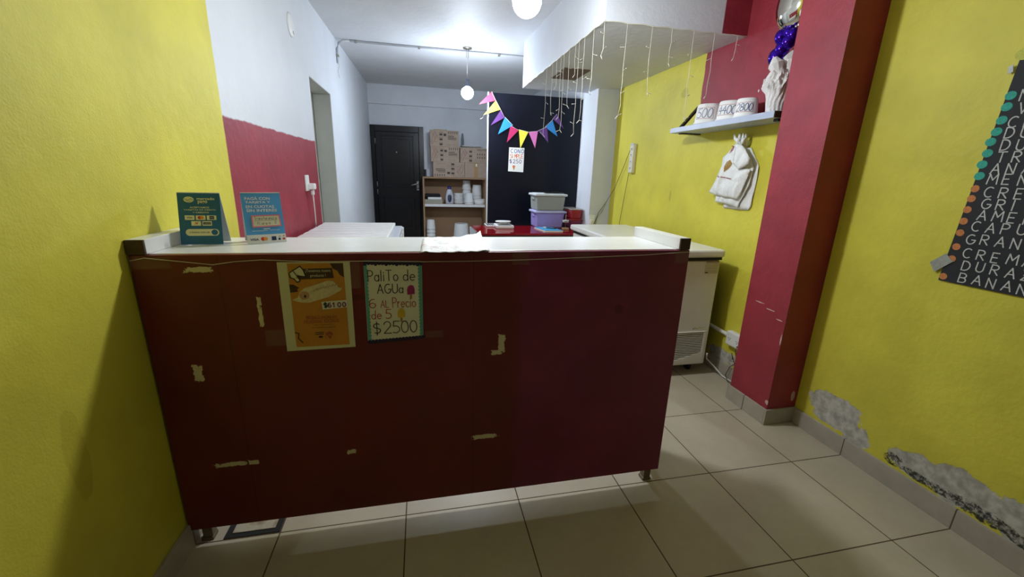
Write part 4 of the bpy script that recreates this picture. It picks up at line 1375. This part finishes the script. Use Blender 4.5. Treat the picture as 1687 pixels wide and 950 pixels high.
BX = UT + .001
carton('printed carton turned upside down, bottom left of the stack on shelf unit', ux(222), ux(717), BX, BX + .249, 1, flip=True)
carton('plain tan carton with brown tape, bottom right on the shelf unit', ux(722), ux(1072), BX, BX + .249, 0)
carton('printed carton in the middle of the left stack on shelf unit', ux(190), ux(634), BX + .250, BX + .496, 1, yo=.004)
carton('printed carton at the top of the left stack', ux(182), ux(626), BX + .497, BX + .757, 1, yo=.006)
carton('printed carton on the plain tan carton, under loose white papers', ux(648), ux(1074), BX + .250, BX + .496, 2, yo=.003)
# loose papers on the boxes
rng = random.Random(6)


def loose(label, x0, x1, y0, y1, z, n, mat):
    m = MB()
    for k in range(n):
        c = Vector(((x0 + x1) / 2 + rng.uniform(-.02, .02), (y0 + y1) / 2 + rng.uniform(-.02, .02), 0))
        a = rng.uniform(-.15, .15)
        w, d = (x1 - x0) / 2 * rng.uniform(.8, 1), (y1 - y0) / 2 * rng.uniform(.8, 1)
        G = 8
        g = []
        for j in range(G + 1):
            row = []
            for i in range(G + 1):
                u, v = -w + 2 * w * i / G, -d + 2 * d * j / G
                row.append(m.bm.verts.new((c.x + u * math.cos(a) - v * math.sin(a), c.y + u * math.sin(a) + v * math.cos(a),
                                           z + .007 + k * .012 + .008 * noise.noise(Vector((u * 12 + k, v * 12, k))))))
            g.append(row)
        for j in range(G):
            for i in range(G):
                m.bm.faces.new((g[j][i], g[j][i + 1], g[j + 1][i + 1], g[j + 1][i])).smooth = True
    o = m.build('loose_paper', mat)
    s = o.modifiers.new('s', 'SOLIDIFY'); s.thickness = .003; s.offset = 0
    return tag(o, label, 'paper')


loose('loose white papers heaped on the upper right carton', ux(655), ux(1010), UY + .02, UY + .3, BX + .496, 3, M['paper'])
loose('cream scrap of paper on the topmost carton of left stack', ux(215), ux(440), UY + .03, UY + .3, BX + .757, 2, M['paper_cream'])
zt = BX + .545
m = MB(); xa = ux(700)
Pk = plane((xa, UY + .18, zt), (1, 0, 0), (0, 0, 1))
m.poly([(-.026, 0), (.026, 0), (.024, .085), (.014, .177), (.0, .205), (-.016, .177), (-.024, .085)], Pk, .016)
tag(m.build('spatula', M['green_dark']), 'dark green slender spatula standing up behind the loose white papers', 'utensil')

# upper shelf contents
cx_ = lambda x: AT(690 + x / 8.633, 330, 1, UY + .06).x
cz_ = lambda y: AT(750, 285 + y / 8.633, 1, UY + .06).z


def hor(c): return (c[0], c[1], c[2])


m = MB(); m.box((cx_(85), UY + .006, Z1 + .001), (cx_(335), UY + .3, Z1 + .074), .007); tag(m.build('flat_box', M['grey_box']), 'flat grey-beige box at the left end of the upper shelf', 'box')
m = MB(); m.box((cx_(130), UY + .02, Z1 + .0745), (cx_(325), UY + .26, Z1 + .113), .006); tag(m.build('flat_box', M['plastic_white']), 'small flat white box lying on the grey-beige box', 'box')
m = MB(); m.box((cx_(92), UY + .04, Z1 + .1135), (cx_(308), UY + .28, Z1 + .165), .02, seg=3)
for v in m.bm.verts:
    v.co.z += .010 * max(0, noise.noise(v.co * 25))
tag(m.build('folded_cloth', M['dark_cloth']), 'dark folded cloth on top of the small white box', 'cloth')

# bottle
bx = (cx_(378) + cx_(497)) / 2
bt_ = thing('detergent_bottle', 'pale detergent bottle with a blue cap on the upper shelf', 'bottle', (bx, UY + .08, Z1))
m = MB()
hh = cz_(190) - Z1
hw = (cx_(497) - cx_(378)) / 2
m.lathe([(hw * .9, 0), (hw, .008), (hw, hh * .34), (hw * .86, hh * .55), (hw * .62, hh * .74), (hw * .45, hh * .82), (hw * .4, hh * .84)], (bx, UY + .08, Z1), 28, sy=.6)
m.build('body', M['bottle'], bt_)
m = MB(); m.lathe([(hw * .44, hh * .84), (hw * .46, hh * .86), (hw * .40, hh), (hw * .3, hh)], (bx, UY + .08, Z1), 22, sy=.75); m.build('cap', M['bottle_cap'], bt_)
m = MB()
for j in range(10):
    for i in range(8):
        pass
Ql = lambda u, v: Vector((bx + u, UY + .08 - .6 * math.sqrt(max(0, (hw * (1 if v < hh * .34 else 1 - .4 * (v - hh * .34) / (hh * .4)) + .003) ** 2 - u * u)) - .001, Z1 + v))
ring = [m.bm.verts.new(Ql(hw * .5 * math.cos(2 * PI * k / 24), hh * .34 + hh * .25 * math.sin(2 * PI * k / 24))) for k in range(24)]
cv = m.bm.verts.new(Ql(0, hh * .34))
for k in range(24):
    m.bm.faces.new((ring[k], ring[(k + 1) % 24], cv))
m.build('label', M['bottle_label'], bt_)

# stacks of tubs and lids
P0 = {}


def stack(key, label_of, x, y, z0, r0, r1, h, step, n, group):
    for k in range(n):
        lab = label_of(k, n)
        loc = (x, y, z0 + k * step)
        if key in P0:
            o = P0[key].copy(); C.objects.link(o); o.location = loc
        else:
            m = MB(); m.lathe([(r0 + .004, 0), (r0 + .004, .012), (r0, .014), (r1 + .002, h - .005), (r1 - .003, h), (r1 - .010, h), (r1 - .012, h - .003), (0, h - .003),
                               ], loc, 30)
            # hollow inside so that nested tubs do not fill one another
            bmf = [f for f in m.bm.faces if len(f.verts) > 4 and abs(f.calc_center_median().z - loc[2]) < 1e-5]
            bmesh.ops.delete(m.bm, geom=bmf, context='FACES_ONLY')
            o = m.build('ice_cream_tub', M['foam'], base=loc); P0[key] = o
            so = o.modifiers.new('s', 'SOLIDIFY'); so.thickness = .0012; so.offset = -1
        tag(o, lab, 'tub', group)


ORD = {0: 'topmost', 1: 'second from top', 2: 'third from top', 3: 'fourth from top', 4: 'lowest'}
lab = lambda where: (lambda k, n: 'white foam tub, %s of %s' % (ORD[n - 1 - k], where))
xa, xb = cx_(635), cx_(752)
ztA = cz_(105) + .004
stack('mid', lab('the tall rear stack on upper shelf'), (xa + xb) / 2 + .004, UY + .285, Z1 + .0005, .077, .064, .165, (ztA - Z1 - .165) / 3, 4, 'tubs on the upper shelf')
xa, xb = cx_(655), cx_(780)
stack('mid', lab('the short front stack on upper shelf'), (xa + xb) / 2, UY + .09, Z1 + .0005, .077, .064, .165, (cz_(280) - Z1 - .165), 2, 'tubs on the upper shelf')
xa, xb = cx_(770), cx_(916)
stack('wide', lab('the right rear stack on upper shelf'), (xa + xb) / 2 + .004, UY + .290, Z1 + .0005, .085, .074, .190, (cz_(170) + .004 - Z1 - .190) / 2, 3, 'tubs on the upper shelf')
xa, xb = cx_(788), cx_(950)
t = thing('lidded_tub', 'low white lidded tub at the right end of the upper shelf', 'tub', ((xa + xb) / 2, UY + .107, Z1))
hL = cz_(362) - Z1
R_ = (xb - xa) / 2
c = ((xa + xb) / 2, UY + .107, Z1 + .0005)
m = MB(); m.lathe([(R_ * .88, 0), (R_ * .9, .004), (R_ * .97, hL - .02)], c, 30); m.build('body', M['foam'], t)
m = MB(); m.lathe([(R_ * .98, hL - .02), (R_, hL - .016), (R_, hL - .003), (R_ * .97, hL), (R_ * .8, hL), (0, hL - .002)], c, 30); m.build('lid', M['plastic_white'], t)
xa, xb = cx_(500), cx_(640)
zt = cz_(285)
nL = 6
r_ = (xb - xa) / 2
stp = (zt - Z1) / nL
lid0 = None
for k in range(nL):
    loc = ((xa + xb) / 2 + .002 * (k % 3 - 1), UY + .11, Z1 + .0005 + k * stp)
    if lid0 is None:
        m = MB(); m.lathe([(0, 0), (r_ * .84, 0), (r_ * .88, .004), (r_ * .9, stp * .45), (r_, stp * .5), (r_, stp * .88), (r_ * .96, stp * .97), (0, stp * .97)], loc, 30)
        lid0 = m.build('tub_lid', M['plastic_white'], base=loc); o = lid0
    else:
        o = lid0.copy(); C.objects.link(o); o.location = loc
    tag(o, 'white round lid, %s in the stack beside the detergent bottle' % ('lowest', 'second from bottom', 'third from bottom', 'third from top', 'second from top', 'topmost')[k], 'lid', 'lids stacked on the upper shelf')

# lower shelf contents
xa, xb = cx_(98), cx_(228)
stack('mid', lab('the stack left on lower shelf'), (xa + xb) / 2, UY + .10, Z2 + .0005, .077, .064, .165, (cz_(668) - Z2 - .165) / 3, 4, 'tubs on the lower shelf')
xa, xb = cx_(508), cx_(712)
stack('big', lambda k, n: ('big white foam tub, upper one of the pair on the lower shelf' if k else 'big white foam tub, under the other big tub on the lower shelf'), (xa + xb) / 2, UY + .15, Z2 + .0005, .140, .119, .235, (cz_(722) - Z2 - .235), 2, 'big tubs on the lower shelf')
m = MB()
Pw = plane((cx_(722), UY + .02, Z2 + .001), (1, 0, 0), (0, .12, 1))
wv = cx_(880) - cx_(722); hv = cz_(755) - Z2
m.poly([(0, 0), (wv, 0), (wv * .98, hv * .38), (wv * .55, hv * .72), (wv * .12, hv), (0, hv * .98)], Pw, .004, -.004)
tag(m.build('plastic_sheet', M['tub_grey_lid']), 'pale grey sheet leaning beside the big tubs on the lower shelf', 'sheet')

# ------------------------------------------------------------------ red table and what stands on it
TZ = .72
tb = thing('table', 'glossy red-topped table in front of the black panel', 'table', (1.18, 4.76, 0))
TX0, TX1, TY0, TY1 = .56, 1.775, 4.13, 4.80
m = MB(); m.box((TX0, TY0, TZ - .022), (TX1, TY1, TZ), .003); m.build('tabletop', M['glass_red'], tb)
for x in (TX0 + .06, TX1 - .06):
    for y in (TY0 + .08, TY1 - .08):
        m = MB(); m.box((x - .018, y - .018, 0), (x + .018, y + .018, TZ - .0225), .002); m.build('leg', M['black'], tb)
m = MB()
for y in (TY0 + .08, TY1 - .08):
    m.box((TX0 + .078, y - .01, TZ - .07), (TX1 - .078, y + .01, TZ - .0225), .001)
m.build('apron', M['black'], tb)


def storage_tub(label, y0, px0, px1, pyt, pxb0, pxb1, z0, z1, mb_, ml, lidh=.026, dep=.24):
    """tapered plastic tub; pixel edges give its width at its own front plane y0"""
    xl, xr = AT(px0, 346, 1, y0).x, AT(px1, 346, 1, y0).x
    bl_, br_ = AT(pxb0, 373, 1, y0).x, AT(pxb1, 373, 1, y0).x
    dep = AT(pyt, 344, 0, xl).y - y0
    t = thing('storage_tub', label, 'tub', ((xl + xr) / 2, y0 + dep / 2, z0))
    m = MB()
    i = .012
    m.hexa([(bl_, y0 + i, z0), (br_, y0 + i, z0), (br_, y0 + dep - i, z0), (bl_, y0 + dep - i, z0),
            (xl + .02, y0 + .004, z1 - lidh), (xr - .02, y0 + .004, z1 - lidh), (xr - .02, y0 + dep - .004, z1 - lidh), (xl + .02, y0 + dep - .004, z1 - lidh)], .012)
    m.build('body', M[mb_], t)
    m = MB(); m.box((xl, y0 - .014, z1 - lidh), (xr, y0 + dep + .014, z1), .010, seg=3); m.box((xl + .03, y0 + .015, z1 - .002), (xr - .03, y0 + dep - .015, z1 + .004), .003); m.build('lid', M[ml], t)
    m = MB()
    for s, xx in ((-1, xl + .021), (1, xr - .021)):
        m.box((xx - .010, y0 + dep * .3, z1 - lidh - .045), (xx + .010, y0 + dep * .7, z1 - lidh - .012), .004)
    m.build('handle', M[mb_], t)
    return t


TBY = 4.585
zb = AT(900, 345.5, 1, TBY).z
zl1 = AT(905, 346, 1, TBY).z
ztop = AT(905, 319.5, 1, TBY).z
zl = TZ + (ztop - TZ) / 2
storage_tub('lilac plastic storage tub with a pale lid, under the grey tub', TBY, 882, 934, 871.6, 884.5, 926, TZ + .0005, zl, 'tub_lilac', 'tub_lilac_lid')
storage_tub('grey plastic storage tub on top of the lilac one', TBY, 881, 933.5, 870, 884, 927, zl + .0045, ztop, 'tub_grey', 'tub_grey_lid')
xq = AT(915, 318, 1, TBY).x
m = MB(); m.box((xq - .10, TBY + .04, ztop + .0045), (xq + .12, TBY + .13, ztop + .016), .004); m.box((xq - .02, TBY + .05, ztop + .014), (xq + .05, TBY + .09, ztop + .024), .004)
tag(m.build('black_case', M['black']), 'flat black case lying on the grey tub lid', 'case')

# clear boxes behind, to the right
for k, (z0, z1, mt, lb) in enumerate(((TZ + .0005, .838, 'clear_plum', 'clear plastic box with plum contents, beneath the red-filled box'), (.8385, .952, 'clear_red', 'clear plastic box filled with red, stacked beside the white column'))):
    t = thing('food_box', lb, 'box', (1.71, 4.58, z0))
    m = MB(); m.hexa([(1.655, 4.455, z0), (1.765, 4.455, z0), (1.765, 4.72, z0), (1.655, 4.72, z0), (1.645, 4.445, z1 - .014), (1.775, 4.445, z1 - .014), (1.775, 4.73, z1 - .014), (1.645, 4.73, z1 - .014)], .010); m.build('body', M[mt], t)
    m = MB(); m.box((1.637, 4.437, z1 - .014), (1.781, 4.738, z1), .005); m.build('lid', M['clear_lid'] if k else M['clear_red'], t)

# bill spike
x0 = AT(931, 378, 2, TZ)
t = thing('bill_spike', 'small wooden bill spike with papers beside the lilac tub', 'spike', (x0.x, x0.y, TZ))
m = MB(); m.box((x0.x - .035, x0.y - .03, TZ), (x0.x + .035, x0.y + .03, TZ + .022), .004); m.build('wooden_base', M['wood'], t)
m = MB(); m.tube([(x0.x, x0.y, TZ + .02), (x0.x, x0.y, TZ + .17)], .0025, 8); m.build('spike', M['metal'], t)
m = MB()
for k in range(4):
    m.box((x0.x - .03, x0.y - .025, TZ + .083 + k * .007), (x0.x + .032, x0.y + .03, TZ + .085 + k * .007), 0, Matrix.Translation(Vector((x0.x, x0.y, 0))) @ Matrix.Rotation(.3 * k - .4, 4, 'Z') @ Matrix.Translation(Vector((-x0.x, -x0.y, 0))))
m.build('paper_slips', M['paper'], t)

# notebook with pen
q = [AT(*c, 2, TZ) for c in ((886, 374.6), (913, 374.8), (924, 381), (893, 382))]
t = thing('notebook', 'sky blue notebook lying on the red table before the lilac tub', 'notebook', q[3])
mid = (q[0] + q[1] + q[2] + q[3]) / 4
m = MB(); yN = q[3].y
Pn = plane((0, 0, TZ + .0005), (1, 0, 0), (0, 1, 0))
nb = [(mid.x - .10, 4.24), (mid.x + .10, 4.24), (mid.x + .06, 4.55), (mid.x - .14, 4.55)]
m.poly(nb, Pn, .012); m.build('pages', M['paper'], t)
m = MB(); m.poly(nb, Pn, .003, .0121); m.build('cover', M['notebook'], t)
m = MB(); m.tube([(mid.x - .03, 4.42, TZ + .021), (mid.x + .06, 4.36, TZ + .021)], .005, 8); tag(m.build('pen', M['black']), 'black pen lying on the sky blue notebook', 'pen')
m = MB(); m.box((mid.x - .06, 4.44, TZ + .0162), (mid.x - .03, 4.47, TZ + .028), .004); tag(m.build('eraser', M['plastic_white']), 'small white eraser lying on the sky blue notebook', 'eraser')

# calculators / scale at the left of the table
a = AT(809, 373, 2, TZ)
t = thing('calculator', 'small white-framed calculator at the left end of the red table', 'calculator', (a.x, a.y, TZ))
m = MB(); m.box((a.x - .058, a.y - .05, TZ + .0005), (a.x + .058, a.y + .16, TZ + .02), .005); m.build('housing', M['plastic_white'], t)
m = MB()
for r in range(3):
    for k in range(4):
        m.box((a.x - .05 + k * .026, a.y - .04 + r * .06, TZ + .02), (a.x - .05 + k * .026 + .02, a.y + r * .06, TZ + .023), .001)
m.build('keys', M['black'], t)
a = AT(832, 376, 2, TZ)
t = thing('kitchen_scale', 'white kitchen scale with an oval plate at the left of the red table', 'scale', (a.x, a.y, TZ))
m = MB(); m.box((a.x - .10, a.y - .04, TZ + .0005), (a.x + .095, a.y + .19, TZ + .036), .008); m.build('housing', M['plastic_white'], t)
m = MB(); m.box((a.x - .08, a.y - .03, TZ + .0362), (a.x + .075, a.y + .04, TZ + .039), .001); m.build('control_panel', M['black'], t)
m = MB(); m.lathe([(.04, .036), (.04, .055), (.088, .058), (.09, .064), (.088, .070), (0, .068)], (a.x, a.y + .12, TZ), 30, sy=.75); m.build('weighing_plate', M['plastic_white'], t)

# white charger by the column
t = thing('wall_outlet', 'white outlet with adapter at the foot of white column, behind the freezer lid', 'outlet', (1.80, 4.28, .80))
m = MB(); m.box((1.797, 4.288, .78), (1.865, 4.30, .90), .004); m.build('faceplate', M['plastic_white'], t)
m = MB(); m.box((1.80, 4.245, .80), (1.84, 4.288, .85), .006); m.box((1.815, 4.25, .775), (1.83, 4.27, .80), .003); m.build('adapter', M['plastic_cream'], t)

# ------------------------------------------------------------------ icicle lights on the soffit
il = thing('icicle_lights', 'strings of unlit white icicle lights hanging from the ceiling box', 'string lights', (1.06, 2.53, 2.175))
rng = random.Random(12)
ST = [((900.8, 114), (899, 221), 0), ((910.5, 106), (907.6, 185), 0), ((917.7, 100), (913.5, 144), 0), ((924.5, 95), (918.5, 193), 0), ((929.8, 89), (922.4, 214), 0),
      ((938.7, 81), (934.8, 173), 0), ((949, 73), (943.7, 124.5), 0), ((955, 67), (941, 221), 0), ((964, 59.5), (952, 198.6), 0), ((979.3, 47), (970.4, 151), 0), ((996.5, 33), (991, 92), 0),
      ((1034, 37), (1018, 190), 1), ((1075.6, 42), (1064, 152.6), 1), ((1108, 46), (1101, 105), 1), ((1144, 51), (1124.5, 194), 1), ((1178, 55), (1166, 157), 1), ((1215, 60), (1211, 93), 1)]
EX, EYf, EZ = 1.058, 2.528, 2.172
for a, b, side in ST:
    ax, val = (0, EX) if side == 0 else (1, EYf)
    A, B = AT(*a, ax, val), AT(*b, ax, val)
    L = max(.12, EZ - B.z)
    x, y = A.x, A.y
    m = MB()
    n_ = max(5, int(L / .06))
    pts = []
    for k in range(n_ + 1):
        f = k / n_
        w = .007 * f
        pts.append(Vector((x + rng.uniform(-w, w), y + rng.uniform(-w, w), EZ - L * f)))
    m.tube(pts, .0015, 5)
    for k in range(2, n_ + 1, 2):
        p = pts[k]
        d = Vector((rng.choice((-1, 1)) * .018, rng.uniform(-.01, .01), rng.uniform(-.012, .012)))
        m.tube([p, p + d], .0012, 5)
        m.tube([p + d, p + d * 1.5], .0022, 6)
    m.tube([pts[-1], pts[-1] + Vector((rng.uniform(-.02, .02), 0, -.02))], .0024, 6)
    m.build('light_strand', M['wire_light'], il)
m = MB()
edge = [Vector((EX, y, EZ + .004 * math.sin(y * 31) - .002)) for y in [4.35 - k * .07 for k in range(27)]] + [Vector((x, EYf, EZ + .003 * math.sin(x * 40) - .001)) for x in [1.06 + k * .05 for k in range(20)]]
m.tube(edge, .0028, 6)
m.build('main_cable', M['wire_light'], il)

# ------------------------------------------------------------------ chalkboard menu on the near right wall
cb = thing('chalkboard', 'black chalkboard menu with coloured dots on the near right wall', 'chalkboard', (RX, .8, .945))
PC = plane((RX - .006, 0, 0), (0, -1, 0), (0, 0, 1))      # u = -y, v = z
m = MB(); m.poly([(-1.205, .945), (-.30, .945), (-.30, 1.86), (-1.165, 1.86)], PC, .005, -.004); m.build('board', M['chalkboard'], cb)
cpx = lambda x, y: (lambda v: (-v.y, v.z))(AT(1500 + x * .442, 80 + y * .442, 0, RX - .006))
m = MB()
for c in ((375, 175), (360, 217), (341, 267), (322, 310), (300, 348), (288, 390), (268, 432), (258, 475)):
    u, v = cpx(*c); m = MB(); m.ell(u, v, .0155, .0145, PC, 0, .0018, 16); m.build('teal_dot', M['chalk_teal'], cb)
m = MB()
for c in ((242, 522), (228, 559), (213, 600), (199, 643), (186, 686), (172, 738), (155, 783), (123, 848)):
    u, v = cpx(*c); m = MB(); m.ell(u, v, .013, .013, PC, 0, .0018, 16); m.build('orange_dot', M['chalk_orange'], cb)
rng = random.Random(2)
m = MB()
for s, x, y in (('N', 405, 197), ('V', 398, 246), ('CH', 362, 292), ('DU', 348, 336), ('DUL', 333, 380), ('TRA', 318, 424), ('ANA', 297, 466), ('MEN', 283, 507), ('CREM', 272, 552), ('GRID', 262, 595),
                ('AMER', 248, 637), ('CAPUC', 226, 677), ('GRANI', 206, 724), ('CREMA', 193, 778), ('DURAZ', 190, 822), ('BANAN', 177, 868)):
    u, v = cpx(x, y)
    m.write(s, u, v, 0.0345, .0038, PC, .0415, .002, .02, .08, rng)
m.build('chalk_lettering', M['chalk'], cb)
m = MB(); u, v = cpx(419, 20); m.ell(u + .01, v, .03, .02, PC, 0, .0018, 16); m.build('yellow_chalk_mark', M['chalk_yellow'], cb)
m = MB()
for c, w, h, rot in (((114, 797), .036, .022, .75), ((376, 78), .007, .013, .2)):
    u, v = cpx(*c)
    pts = [(-w, -h), (w, -h * .8), (w * .9, h), (-w * .8, h * .9)]
    m = MB(); m.poly([(u + a * math.cos(rot) - b * math.sin(rot), v + a * math.sin(rot) + b * math.cos(rot)) for a, b in pts], PC, .002, .002)
    m.build('silver_tape', M['silver_tape'], cb)['label'] = 'crinkled silver tape holding the board edge'

# ------------------------------------------------------------------ floor inspection cover under the counter
t = thing('floor_cover', 'stained square inspection cover in the floor under the counter', 'cover', (-.64, 1.5, 0))
m = MB(); m.box((-.735, 1.376, 0), (-.548, 1.62, .003), .001); m.build('dark_frame', M['dark_gap'], t)
m = MB(); m.box((-.712, 1.395, .0031), (-.568, 1.60, .006), .002); m.build('plate', M['cover'], t)
